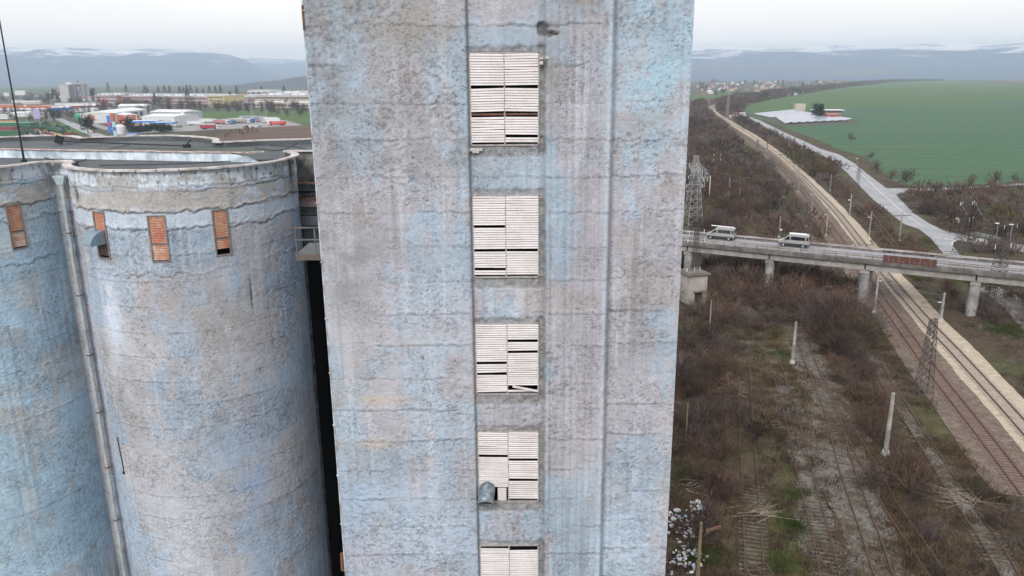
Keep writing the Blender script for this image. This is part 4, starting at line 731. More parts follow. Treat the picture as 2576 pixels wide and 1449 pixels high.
# vans
van_b = mat('silver_paint', (.40,.39,.38), .32, .35, n1=(2,.05), spec=.5); glass_m = mat('dark_glass', (.012,.014,.016), .08, spec=.6); tyre_m = mat('tyre', (.02,.02,.02), .85); hub_m = mat('hub', (.45,.45,.45), .4, .4); blkp = mat('black_plastic', (.035,.035,.037), .6); white_m = mat('white_paint', (.72,.72,.72), .4)
def van(label, extra):
    t = thing('passenger_van', label, 'van', group='silver minibuses on the bridge')
    prof = [(-2.72,.42),(-2.78,.75),(-2.66,1.05),(-2.30,1.28),(-1.98,1.38),(-1.25,2.05),(-1.0,2.26),(-.4,2.42),(2.3,2.46),(2.62,2.38),(2.74,1.5),(2.76,.62),(2.72,.38)]
    hw = lambda z: .99 if z < 1.3 else .99-.17*((z-1.3)/1.15)**1.3
    v = [(x, -hw(z), z) for x, z in prof] + [(x, hw(z), z) for x, z in prof]; n = len(prof); me = MB(); me.add(v, [tuple(range(n)), tuple(range(n, 2*n))[::-1]] + [(i, n+i, n+(i+1) % n, (i+1) % n) for i in range(n)])
    bo = me.build('body', van_b, t); bv = bo.modifiers.new('bevel', 'BEVEL'); bv.width = .07; bv.segments = 2; bv.limit_method = 'ANGLE'; bv.angle_limit = .5
    for s in (-1, 1):
        def pane(nm, pts, m=glass_m, off=.012):
            b = MB(); b.add([(x, s*(hw(z)+off), z) for x, z in pts] + [(x, s*(hw(z)-.03), z) for x, z in pts], [tuple(range(len(pts)))[::s], tuple(range(len(pts), 2*len(pts)))[::-s]] + [(i, len(pts)+i, len(pts)+(i+1) % len(pts), (i+1) % len(pts)) for i in range(len(pts))]); return b.build(nm, m, t)
        pane('side_window', [(-.55,1.38),(2.05,1.42),(2.0,2.02),(-.5,2.05)]); pane('front_window', [(-1.75,1.38),(-.75,1.38),(-.75,2.0),(-1.15,1.98)]); pane('rear_side_window', [(2.28,1.45),(2.62,1.47),(2.56,2.05),(2.28,2.05)])
        pane('sill_cladding', [(-2.6,.40),(2.6,.40),(2.65,.74),(-2.6,.74)], blkp, .016)
        for x in (-1.85, 1.75):
            b = MB(); b.tube((0,-.12,0),(0,.12,0),.36,n=18); w_ = b.build('wheel', tyre_m, t); w_.location = (x, s*.90, .36); b = MB(); b.tube((0, s*.10,0),(0, s*.135,0),.21,n=14); b.build('rim', hub_m, w_)
        b = MB(); b.box((-2.62, s*.72, 1.0), (.18,.34,.26), rz=-s*.3); b.build('headlight', mat('lamp_glass', (.7,.7,.65), .2, spec=.6), t)
        b = MB(); b.box((2.755, s*.86, 1.15), (.03,.14,.5)); b.build('tail_light', mat('red_lens', (.35,.02,.02), .3), t)
        b = MB(); b.box((-1.55, s*1.12, 1.42), (.12,.20,.30)); b.build('mirror', blkp, t)
    b = MB(); b.add([(-2.02,-.80,1.40),(-2.02,.80,1.40),(-1.22,.74,2.09),(-1.22,-.74,2.09)], [(0,3,2,1)]); b.build('windscreen', glass_m, t)
    b = MB(); b.add([(2.765,-.72,1.45),(2.765,.72,1.45),(2.70,.68,2.1),(2.70,-.68,2.1)], [(0,1,2,3)]); b.build('rear_window', glass_m, t)
    b = MB(); b.box((-2.72,0,.52),(.16,1.85,.30)).box((2.74,0,.50),(.12,1.85,.26)); b.build('bumper', blkp, t)
    if extra: b = MB(); b.tube((-1.9,-.62,2.72),(2.5,-.62,2.68),.10,n=8).tube((-1.9,-.40,2.72),(2.5,-.40,2.68),.07,n=8).box((-.5,-.3,2.56),(.06,1.0,.16)).box((1.6,-.3,2.56),(.06,1.0,.16)); b.build('roof_load', white_m, t)
    else: b = MB(); b.box((.6,0,2.50),(3.2,1.3,.06)); b.build('roof_panel', white_m, t)
    return t
for (f, px, py, lb, ex) in (('r2',340,772,'silver minibus on the bridge carrying pale pipes on its roof', True), ('r2',950,833,'silver minibus nearer the middle of the bridge, plain white roof', False)):
    q = GP(f, px+25, py, zt-.02+.0); t = van(lb, ex); off = np.dot(q-N0, bn); t.location = (q[0], q[1], zt-.02); t.rotation_euler = (0,0,ba)
# ================================================================== VEGETATION
def veg_mat(name, c, c2, sc=.35, s2=2.0):
    if name in ('twigs_brown', 'twigs_grey', 'twigs_dark', 'russet_stems', 'dry_grass'): c = tuple(x*.74 for x in c); c2 = tuple(x*.78 for x in c2)
    return ramp_mat(name, [(.3, tuple(x*.55 for x in c)), (.5, c), (.68, c2)], sc, detail=6, rnd=True, fine=(s2, .35), rough=1)
vb = veg_mat('twigs_brown', (.150,.096,.074), (.22,.150,.115)); vg = veg_mat('twigs_grey', (.150,.120,.112), (.22,.185,.17)); vd = veg_mat('twigs_dark', (.090,.064,.056), (.140,.100,.085)); vo = veg_mat('olive_growth', (.085,.080,.032), (.14,.125,.050)); vt = veg_mat('dry_grass', (.20,.145,.085), (.27,.21,.13)); vr = veg_mat('russet_stems', (.135,.078,.055), (.19,.12,.08)); vgr = veg_mat('green_growth', (.060,.085,.022), (.095,.125,.035)); ve = veg_mat('evergreen', (.018,.034,.020), (.035,.055,.030), .2); vor = veg_mat('autumn_leaves', (.30,.10,.04), (.38,.17,.07), .2)
def bush_tris(n, h, r, wd, ln, seed, dome=1.0, up=.6, stems=0):
    """n thin twig blades through a domed volume, clumped; returns V,F"""
    g = np.random.default_rng(seed); nc = max(5, n//28); cc = np.stack([g.normal(0, .42, nc)*r, g.normal(0, .42, nc)*r, np.abs(g.normal(.42, .24, nc))*h], 1)
    cc[:,2] = np.minimum(cc[:,2], h*np.sqrt(np.clip(1-(np.hypot(cc[:,0], cc[:,1])/r)**2*.8, .08, 1)))
    k = g.integers(0, nc, n); p = cc[k] + g.normal(0, .20, (n, 3))*np.array((r, r, h*.75)); p[:,2] = np.abs(p[:,2]); d = p-np.array((0,0,h*.1)); d /= np.linalg.norm(d, axis=1)[:, None]+1e-6; d += g.normal(0, .55, (n, 3)); d[:,2] += up; d /= np.linalg.norm(d, axis=1)[:, None]
    L_ = ln*g.uniform(.5, 1.4, n)[:, None]; s = np.cross(d, g.normal(0, 1, (n, 3))); s /= np.linalg.norm(s, axis=1)[:, None]; s *= wd*g.uniform(.6, 1.3, n)[:, None]
    V = np.stack([p-s, p+s, p+d*L_], 1)
    if stems:
        a = g.uniform(0, 6.28, stems); b0 = np.stack([np.cos(a)*.12*r, np.sin(a)*.12*r, a*0], 1); tp = cc[g.integers(0, nc, stems)]; sd_ = np.cross(tp-b0, (0,0,1)); sd_ /= np.linalg.norm(sd_, axis=1)[:, None]+1e-6
        V = np.concatenate([V, np.stack([b0-sd_*.045*h/3, b0+sd_*.045*h/3, tp], 1)])
    V = V.reshape(-1, 3); return V, np.arange(len(V)).reshape(-1, 3)
def vmesh(name, VF, m):
    V, F = VF; o = npmesh(name, V, F, m); me = o.data; bpy.data.objects.remove(o); return me
def pip(P, pg):
    x, y = P[:,0], P[:,1]; ins = np.zeros(len(P), bool); j = len(pg)-1
    for i in range(len(pg)):
        xi, yi = pg[i]; xj, yj = pg[j]; c = ((yi > y) != (yj > y)) & (x < (xj-xi)*(y-yi)/(yj-yi+1e-12)+xi); ins ^= c; j = i
    return ins
def projn(P):
    v = P-CAM; d = v@FWD; return np.stack([CX+FPX*(v@RTV)/d, CY-FPX*(v@UPV)/d], 1)
def seg_dist(P, path):
    out = np.full(len(P), 1e9)
    Q = path[::3]
    for i in range(0, len(P), 4000): out[i:i+4000] = np.sqrt(((P[i:i+4000, None, :2]-Q[None])**2).sum(-1)).min(1)
    return out
def sample(pg, spacing):
    """random ground points inside a pixel polygon, one per spacing^2 metres"""
    W = np.array([G(*p)[:2] for p in pg]); lo_, hi_ = W.min(0), W.max(0); n = int((hi_-lo_).prod()/spacing**2); n = min(n, 200000)
    P = np.concatenate([rng.uniform(lo_, hi_, (n, 2)), np.zeros((n, 1))], 1); return P[pip(P[:, :2], W)]
def merged(name, VF, P, sc, m, label=None, squash=None):
    V, F = VF; n = len(P); a = rng.uniform(0, 6.28, n); c, s = np.cos(a), np.sin(a); sc = np.asarray(sc)[:, None]; sq = 1 if squash is None else squash[:, None]
    X_ = (V[None,:,0]*c[:,None]-V[None,:,1]*s[:,None])*sc + P[:,0:1]; Y_ = (V[None,:,0]*s[:,None]+V[None,:,1]*c[:,None])*sc + P[:,1:2]; Z_ = V[None,:,2]*sc*sq + P[:,2:3]
    VV = np.stack([X_, Y_, Z_], -1).reshape(-1, 3); FF = (F[None]+(np.arange(n)*len(V))[:, None, None]).reshape(-1, 3); o = npmesh(name, VV, FF, m); o['kind'] = 'stuff'; return o
ROAD = np.array(Le+Ri)[:, :2]
def clear(P, tracks=True, road=True, k=1.0):
    ok = np.ones(len(P), bool)
    if tracks:
        for t_, w_ in zip(TR, TRW): ok &= seg_dist(P, t_) > w_*k
    if road: ok &= ~pip(P[:, :2], ROAD)
    ok &= ~((P[:,0] < 6.5) & (P[:,1] < 48))
    return ok
# thickets: (pixel polygon, spacing, height range)
ZN = [([(1735,300),(1790,285),(1850,345),(1930,430),(2010,520),(2090,610),(2000,612),(1716,590)], 3.1, (2.2,4.6)),
      ([(1795,262),(1860,250),(1990,232),(1990,240),(1880,262),(1856,290),(1880,318),(1950,345),(2060,415),(2110,470),(2020,440),(1900,340),(1830,295)], 3.6, (3.0,5.5)),
      ([(1740,292),(1745,262),(1770,262),(1782,285),(1800,310)], 5, (4,7)), ([(1795,262),(1830,248),(1990,228),(2120,213),(2250,203),(2380,203),(2250,207),(2100,224),(2000,241),(1880,264)], 9, (5,9)),
      ([(2060,415),(2130,470),(2190,530),(2270,600),(2330,660),(2250,640),(2200,615),(2130,540),(2050,455)], 2.7, (1.6,3.4)), ([(2060,440),(2120,520),(2210,600),(2225,632),(2300,655),(2230,560)], 5.5, (1.2,2.4)),
      ([(2030,395),(2100,408),(2150,430),(2220,470),(2215,478),(2110,430),(2020,402)], 4.0, (1.6,3.4)), ([(1950,345),(2030,385),(2040,402),(1950,352)], 5, (1.5,3)),
      ([(2255,490),(2350,480),(2576,468),(2700,470),(2700,640),(2500,640),(2390,600),(2330,555)], 3.6, (1.8,4.0)), ([(2330,640),(2400,615),(2480,650),(2576,668),(2700,690),(2700,640),(2576,615),(2400,600)], 4.2, (1.4,3.2)),
      ([(1700,640),(1870,655),(2070,690),(2140,705),(2190,800),(2210,930),(2080,900),(2000,830),(1900,820),(1800,840),(1700,765)], 2.3, (1.8,3.8)), ([(1810,700),(2120,705),(2200,850),(2100,880),(1960,780),(1850,790)], 3.4, (3.2,5.2)),
      ([(1700,850),(1790,830),(1850,900),(1862,1010),(1850,1180),(1840,1330),(1760,1230),(1690,1140)], 1.7, (1.5,3.4)), ([(1840,820),(2010,840),(2020,900),(1880,870)], 2.4, (1.0,2.2)),
      ([(2110,820),(2210,950),(2260,1040),(2330,1160),(2330,1290),(2230,1180),(2170,1080),(2110,990),(2060,880)], 2.0, (1.2,3.0)), ([(2330,1100),(2420,1160),(2540,1290),(2600,1449),(2500,1449),(2410,1300)], 1.9, (.8,2.0)), ([(2250,880),(2300,960),(2400,1060),(2480,1160),(2440,1150),(2330,1040),(2260,940)], 2.2, (1.2,2.6)),
      ([(2290,700),(2420,720),(2420,800),(2400,800),(2330,760)], 3.2, (1.2,2.6)), ([(2380,800),(2480,830),(2576,900),(2700,1000),(2700,1200),(2576,1060),(2470,900),(2400,830)], 2.2, (.8,2.2)), ([(2480,715),(2700,730),(2700,900),(2576,860),(2470,800)], 2.8, (1.2,2.8)),
      ([(1750,1240),(1830,1340),(1850,1449),(1760,1449)], 2.0, (.8,1.8)), ([(1880,1150),(2000,1180),(2060,1449),(1900,1449)], 3.6, (.6,1.3)), ([(2330,1300),(2500,1449),(2300,1449)], 2.4, (.7,1.6))]
kinds = [('brown', vb, .42), ('grey', vg, .2), ('dark', vd, .24), ('russet', vr, .10), ('olive', vo, .04)]
allb = []
for pg, spc, (h0, h1) in ZN:
    P = sample(pg, spc*1.28); P = P[clear(P)]; h = rng.uniform(h0, h1, len(P))*(.7+.6*vn(P[:,0]*.09, P[:,1]*.09, 8)); kn = vn(P[:,0]*.045, P[:,1]*.045, 4)*.65 + rng.random(len(P))*.35
    allb += [(p[0], p[1], hh, q) for p, hh, q in zip(P, h, kn)]
allb = np.array(allb); qs = np.argsort(np.argsort(allb[:,3]))/len(allb); size = allb[:,2]/np.hypot(allb[:,0], allb[:,1]); px_ = projn(np.stack([allb[:,0], allb[:,1], allb[:,0]*0], 1)); vis = (px_[:,1] < 1470) & (px_[:,0] < 2600) & (px_[:,0] > 1690)
LBK = {'brown': 'brown leafless bush in the overgrown sidings by the railway', 'grey': 'pale grey leafless bush in the overgrown sidings by the railway', 'dark': 'dark purplish leafless bush in the overgrown sidings by the railway', 'russet': 'russet stemmed leafless bush in the overgrown sidings by the railway', 'olive': 'olive green bush in the overgrown sidings by the railway'}
LBK = {'brown': 'brown leafless bush', 'grey': 'pale grey leafless bush', 'dark': 'dark purplish leafless bush', 'russet': 'russet stemmed leafless bush', 'olive': 'olive green bush'}
def zone(x, y):
    u, v = proj((x, y, 0)); br = 590+(u-1720)*.10
    if v < br:
        return 'between the main tracks and the road' if u > 1850+(v-300)*.85 and u < 2330 and pip(np.array([[u, v]]), [(1795,262),(1860,250),(2060,415),(2340,670),(2230,640),(2060,470),(1880,320)])[0] else ('right of the road below the green field' if u > 2100 else 'left of the main tracks beyond the bridge')
    if u > 2330 and v < 1100 and (u-2330) > (v-700)*.55: return 'right of the pale track on the near side of the bridge'
    if v < 860: return 'in the thicket just in front of the bridge'
    if u < 1870: return 'beside the leftmost siding next to the tower'
    return 'between the sidings in the lower right'
acc = 0
for ki, (kn, km, sh) in enumerate(kinds):
    m_ = (qs >= acc) & (qs < acc+sh + (1e-6 if ki == 4 else 0)); acc += sh; B_ = allb[m_]; sz = size[m_]*vis[m_]; od = np.argsort(-sz); nind = 90 if ki < 3 else 40
    mes = [vmesh('bush', bush_tris(430, 1.0, .74, .009, .30, 100+ki*7+v, stems=46), km) for v in range(3)]
    for j, i in enumerate(od[:nind]):
        o = link('bush', mes[j % 3], None); x, y, h, _ = B_[i]; o.location = (x, y, 0); s = h*1.0; o.scale = (s*random.uniform(.9,1.3), s*random.uniform(.9,1.3), s); o.rotation_euler = (0, 0, random.uniform(0, 6.28)); zn_ = zone(x, y); tag(o, LBK[kn]+' '+zn_, 'bush', kn+' bushes '+zn_)
    R_ = B_[od[nind:]]; near = np.hypot(R_[:,0], R_[:,1]) < 190
    for q, (sel, nt_, wd) in enumerate(((near, 190, .020), (~near, 60, .05))):
        if sel.sum(): P = np.concatenate([R_[sel, :2], np.zeros((sel.sum(), 1))], 1); merged('scrub_thicket', bush_tris(nt_, 1.0, .85, wd, .30 if q == 0 else .36, 200+ki*3+q), P, R_[sel, 2], km)
# low weeds and dry grass over the sidings
WEED = [(1690,760),(1800,760),(2100,700),(2200,800),(2300,900),(2480,1130),(2620,1330),(2620,1500),(1670,1500)]
def tuft(n, seed, h=.45, r=.35, wd=.02): g = np.random.default_rng(seed); p = np.concatenate([g.normal(0, r*.5, (n, 2)), np.zeros((n, 1))], 1); d = np.stack([g.normal(0, .45, n), g.normal(0, .45, n), np.ones(n)], 1)*h*g.uniform(.5, 1.3, (n, 1)); s = np.stack([g.normal(0, 1, n), g.normal(0, 1, n), np.zeros(n)], 1); s = s/np.linalg.norm(s, axis=1)[:, None]*wd; V = np.stack([p-s, p+s, p+d], 1).reshape(-1, 3); return V, np.arange(3*n).reshape(-1, 3)
for wi_, (m_, spc, th, sd_, hh) in enumerate(((vt, .85, .47, 21, .34), (vo, 1.1, .54, 27, .24), (vr, 1.1, .56, 22, .34), (vd, 1.3, .54, 23, .32), (vb, 1.2, .54, 26, .32), (vgr, 1.3, .60, 24, .22), (vg, 1.3, .56, 25, .36))):
    P = sample(WEED, spc); k = vn(P[:,0]*.16, P[:,1]*.07, sd_)*.6 + vn(P[:,0]*.5, P[:,1]*.3, sd_+40)*.4; P = P[(k > th) & clear(P, k=.8)]
    merged('weeds', tuft(26, sd_, hh, .5), P, rng.uniform(.7, 1.9, len(P)), m_)
for t_, wdt, m_, th in ((T5, 1.6, vr, .42), (T6, 1.6, vb, .50), (T4b, 2.2, vr, .30), (T3, 1.5, vo, .55), (T4, 2.6, vt, .45), (T4, 2.4, vr, .5), (T6, 2, vt, .5), (T5, 2, vt, .5), (T4b, 5, vr, .35)):   # weeds between the rails
    n = 900; i = rng.integers(0, len(t_), n); P = np.concatenate([t_[i]+rng.normal(0, wdt*.55, (n, 2)), np.zeros((n, 1))], 1); P = P[(vn(P[:,0]*.11, P[:,1]*.11, 77) > th)]; merged('weeds', tuft(26, 31, .20, .5), P, rng.uniform(.6, 1.5, len(P)), m_)
for (px, py, r, m_) in ((1940,1080,2.2,vgr), (1950,890,2,vgr), (1740,1200,2.5,vgr), (1715,1130,2,vgr), (2015,1250,1.5,vgr),(1995,1320,1.5,vgr), (2490,1240,2.2,vgr),(1770,1400,2,vgr),(1960,1420,2,vgr),(1790,660,5,vgr),(1740,830,6,vgr),(2450,710,5,vgr),(2530,830,4,vgr),(2440,420,0.1,vo),(2225,690,3,vo),(2260,800,2.5,vo),(2295,700,3,vo),(2330,950,2,vo),(1850,880,3,vt),(1860,1280,2.2,vt),(2390,1130,2.5,vt),(2130,1050,2,vt),(1960,870,2,vt),(1740,850,7,vo),(2310,610,9,vo),(2250,500,8,vo)):
    c_ = G(px, py); n = int(60*r); P = np.concatenate([c_[:2]+rng.normal(0, r*.5, (n, 2)), np.zeros((n, 1))], 1); P = P[clear(P, k=.9)]; merged('grass_patch', tuft(22, 33, .34, .5), P, rng.uniform(.6, 1.4, len(P)), m_)
# fallen pale branches
bm_ = mat('bleached_wood', (.34,.28,.24), .9, n1=(3,.3))
for (px, py, n, r, lb) in ((2010,985,0,0,''), (1885,1300,22,2.6,'heap of pale cut branches beside the leftmost siding'), (2420,1260,46,3.0,'tangled pale dead shrub between the two sidings at the lower right'), (1730,1230,14,2.0,'pale dead branches on the green bank beside the tower')):
    if not n: continue
    c_ = G(px, py); b = MB()
    for k in range(n):
        a = random.uniform(-.6, .9) if n < 40 else random.uniform(0, 6.28); l = random.uniform(.6, 1.2)*r; x, y = random.gauss(0, r*.3), random.gauss(0, r*.3); b.tube((x, y, .05+random.random()*.5), (x+l*math.cos(a), y+l*math.sin(a), random.uniform(.1,.9)), .03, .012, n=3, cap=False)
    o = b.build('dead_branches', bm_); o.location = c_; tag(o, lb, 'branches')
# trees with trunk and crown
def tree_mesh(kind, seed, n=420):
    if kind == 'conifer':
        g = np.random.default_rng(seed); z = g.random(n)**.8; r = (1-z)*.26*(.55+.45*np.sqrt(g.random(n)))*(1+.25*np.sin(z*40)); a = g.uniform(0, 6.28, n); p = np.stack([np.cos(a)*r, np.sin(a)*r, .06+z*.94], 1); d = np.stack([np.cos(a), np.sin(a), -.35+0*a], 1)*.09; s = np.stack([-np.sin(a), np.cos(a), g.normal(0, .3, n)], 1)*.035; V = np.stack([p-s, p+s, p+d], 1).reshape(-1, 3); return V, np.arange(3*n).reshape(-1, 3)
    V, F = bush_tris(n, .78, .36, .012 if kind == 'bare' else .030, .16, seed, up=.5); V[:,2] += .22; return V, F
def trunk_mesh(kind, seed):
    g = random.Random(seed); b = MB(); b.tube((0,0,0), (0,0,.35), .024, .016, n=6)
    if kind != 'conifer':
        for k in range(9): a = g.uniform(0, 6.28); r = g.uniform(.12,.3); z0 = g.uniform(.2,.38); q = (math.cos(a)*r*.6, math.sin(a)*r*.6, z0+.2); b.tube((0,0,z0), q, .010, .006, n=4, cap=False); b.tube(q, (math.cos(a+.4)*r, math.sin(a+.4)*r, z0+.45), .006, .002, n=3, cap=False); b.tube(q, (math.cos(a-.5)*r*.9, math.sin(a-.5)*r*.9, z0+.38), .006, .002, n=3, cap=False)
    else: b.tube((0,0,.35), (0,0,.95), .016, .003, n=5)
    me = b.mesh('trunk'); me.materials.append(mat('bark', (.075,.058,.048), .95, n1=(3,.3))); return me
TM = {}
for kd, km in (('conifer', ve), ('bare', vd), ('bareb', vb), ('orange', vor), ('round', ve)): TM[kd] = [(vmesh('crown', tree_mesh('bare' if kd.startswith('bare') else kd, 300+v+len(kd), 380), km), trunk_mesh(kd, v)) for v in range(3)]
def tree(kd, p, h, label, group=None, name='tree', wf=1.0, parts=True):
    cr_, tk = random.choice(TM[kd]); t = thing({'conifer':'fir_tree','bare':'bare_tree','bareb':'bare_tree','orange':'autumn_tree','round':'round_tree'}[kd], label, 'tree', (p[0], p[1], 0), random.uniform(0, 6.28), group); t.scale = (h*wf, h*wf, h); link('crown', cr_, None, t); link('trunk', tk, None, t); return t
SL = [(2140,356,6.0,1.25,'bare','lone bare bush standing in the teal crop field'), (2205,440,6.5,1.0,'bareb','reddish bare tree at the field corner, leftmost of the three by the road'), (2240,458,5.5,1.2,'bareb','middle reddish bare tree of the three between field and road'), (2278,470,7.5,1.3,'bare','widest dark bare tree of the three above the road junction'), (2190,400,4,1.3,'bare','small bare bush on the verge between road and teal field'),
      (2437,475,6,1.2,'bareb','brown bare shrub beside the dirt track at the field edge'), (2500,470,6.5,1.1,'bare','dark bare tree beside the dirt track at the field edge'), (2553,462,4.5,1.1,'bare','small bare tree at the right end of the dirt track'), (2328,525,6.5,1.5,'bare','spreading dark bush in the brown corner below the junction'), (2437,600,7,1.3,'bare','dark bush behind the two pylons right of the road'),
      (1900,1120,4.5,1.2,'bare','dark bare tree among the bushes beside the leftmost siding'), (1755,1400,6.5,1.1,'bare','bare tree with rubbish caught in its branches by the tower'), (1790,1250,3.5,1.3,'bareb','brown bare tree above the rubbish heap'), (1845,1010,4.2,1.3,'bareb','reddish bare tree near the tower, above the fallen branches'), (1725,900,5,1.0,'bare','thin bare tree on the grass strip against the tower edge'), (2190,1240,3.6,1.4,'bare','dark round leafless shrub between two sidings below the concrete pole')]
for px, py, h, wf, kd, lb in SL: tree(kd, G(px, py), h*.85, lb, wf=wf)
# town and village trees (far away)
def belt(pg, n, kd, hr, label, group):
    W = sample(pg, 4.0); rng.shuffle(W); W = W[:n]
    for p in W: tree(kd if random.random() > .15 else 'bareb', p, random.uniform(*hr), label, group)
GR = {'a': ('bare tree in the grey belt in front of the long factories', 'bare trees in front of the factories'), 'b': ('bare tree in the scrub beside the town road', 'bare trees by the town road'), 'c': ('bare tree between the village houses', 'bare trees in the village')}
belt([(0,300),(0,285),(110,285),(170,280),(210,300),(160,305),(60,312)], 45, 'bare', (5,9), *GR['b']); belt([(200,300),(225,270),(330,265),(560,272),(600,285),(790,286),(790,300),(470,280),(300,300)], 95, 'bare', (7,12), *GR['a'])
belt([(0,250),(150,240),(330,255),(560,270),(780,268),(780,280),(400,275),(220,268),(0,262)], 60, 'bare', (8,14), 'bare tree among the roofs beyond the service station', 'bare trees among the far roofs')
belt([(560,340),(620,322),(660,335),(560,350)], 14, 'bareb', (2,4), 'small bush at the edge of the ploughed field', 'bushes edging the ploughed field')
belt([(1755,248),(1755,212),(2000,208),(2200,206),(2120,216),(1980,232)], 75, 'bare', (7,12), *GR['c'])
for f, x, y, h, kd, lb in (('A',1170,490,22,'round','broad dark tree left of the high-rise block'), ('A',1500,490,26,'conifer','tall dark fir touching the left side of the high-rise block'), ('A',590,520,20,'conifer','dark fir right of the white billboard'), ('A',2080,440,22,'round','dark tree right of the high-rise block'), ('A',1330,560,16,'conifer','dark fir in front of the high-rise block, lower left'), ('A',2000,1210,13,'round','dark green tree on the near side of the town road'), ('A',1240,940,11,'round','small dark tree beside the town road above the green machines'),
        ('A',2340,700,14,'orange','orange autumn tree beyond the car park'), ('Z',965,585,15,'orange','orange autumn tree in front of the pink factory'), ('A',1330,430,15,'orange','faint orange tree between the two dark firs'), ('A',2030,1080,12,'orange','reddish bush between town road and lane'), ('B',650,760,11,'round','round dark clipped tree beside the service station entrance'), ('B',550,750,7,'round','narrow dark shrub left of the clipped tree'),
        ('Z',1515,560,24,'conifer','tall dark fir in front of the pink factory'), ('Z',1250,555,18,'conifer','dark fir halfway along the pink factory'), ('Z',1020,480,26,'conifer','thin fir behind the left part of the pink factory roof'), ('Z',1170,490,26,'conifer','pair fir behind the pink factory roof, left one'), ('Z',1190,490,22,'conifer','pair fir behind the pink factory roof, right one'), ('Z',875,470,30,'conifer','dark fir far behind, above the left factory end'), ('Z',1010,590,15,'conifer','dark fir beside the orange tree in the grey belt'), ('Z',1860,560,20,'conifer','dark fir left of the right hand factory'), ('Z',2390,560,14,'conifer','dark fir in front of the right hand factory')):
    p = GP(f, x, y); tree(kd, p, h, lb, wf=1.2 if kd == 'round' else 1.0)
for i, (x, y) in enumerate([(1280,487),(1330,487),(1370,488),(1450,485),(1480,484),(1510,484),(1540,485),(1590,487),(1640,487),(1690,487),(1740,488),(1780,490),(1910,495),(2110,490),(2290,488)]): tree('conifer', GP('Z', x, y+8), random.uniform(16,26), 'dark fir in the row behind the factory roofs', 'firs behind the factory roofs')
for i in range(16): tree('conifer', GP('S', [110,150,200,300,340,370,730,760,820,850,980,1360,1750,1780,1980,1440][i], [230,235,262,150,150,150,170,175,165,165,165,180,230,215,175,200][i]), random.uniform(13,22), 'dark fir standing among the village houses', 'firs in the village')
for i in range(14): tree('round', GP('B', 740+i*68+(60 if i > 6 else 0), 795-i*4), random.uniform(5,7.5), 'dark evergreen shrub of the hedge before the service station', 'hedge shrubs before the service station', wf=1.4)
for i in range(26): tree('bare', GP('C', random.uniform(0,2400), random.uniform(80,96) if i % 2 else random.uniform(60,90)), random.uniform(8,13), 'bare tree along the far side of the green field behind the trucks', 'bare trees behind the truck park field')
# ================================================================== MASTS, POLES, PYLONS
pc = mat('pole_concrete', (.34,.32,.30), .9, n1=(1.5,.3), c2=(.24,.22,.21), c2s=.5); pw = mat('pole_wood', (.24,.185,.11), .9, n1=(2,.3)); st_m = mat('lattice_steel', (.10,.085,.08), .7, .2, n1=(1,.3)); st_l = mat('galvanised_steel', (.33,.335,.34), .6, .2, n1=(1,.2)); whm = mat('porcelain', (.65,.64,.62), .4)
def pole(f, bx, by, tx, ty, r, m, label, group=None, arm=None, cap=True, wide=1.0):
    b0 = GP(f, bx, by); h = height(b0, D(f, tx, ty)[1]); t = thing('utility_pole' if not arm else 'catenary_mast', label, 'pole', tuple(b0), 0, group)
    b = MB(); b.tube((0,0,0), (0,0,h), r, r*.72, n=8); b.build('shaft', m, t); b = MB(); b.tube((0,0,-.05), (0,0,.55), r*1.7, r*1.4, n=8); b.build('footing', mat('white_footing', (.50,.49,.47), .9, n1=(2,.3)), t)
    if arm == 'cross':
        b = MB(); b.box((0,0,h-.9), (4.6,.14,.14), rz=.15); b.build('crossarm', st_m, t)
        for x in (-2.1, 0, 2.1): b = MB(); b.tube((x,.15*x,h-.82), (x,.15*x,h-.45), .09, n=6); b.build('insulator', whm, t)
    elif arm: 
        sx = arm; b = MB(); b.tube((0,0,h-1.6), (sx*3.0,1.2,h-2.1), .05, n=5).tube((0,0,h-.4), (sx*3.0,1.2,h-2.1), .035, n=5).tube((sx*.8,.3,h-2.9), (sx*3.2,1.3,h-2.7), .035, n=5); b.build('bracket', st_m, t)
        b = MB(); b.tube((sx*.25,.1,h-1.63), (sx*.7,.28,h-1.72), .09, n=6); b.build('insulator', whm, t)
    return t
mg = None
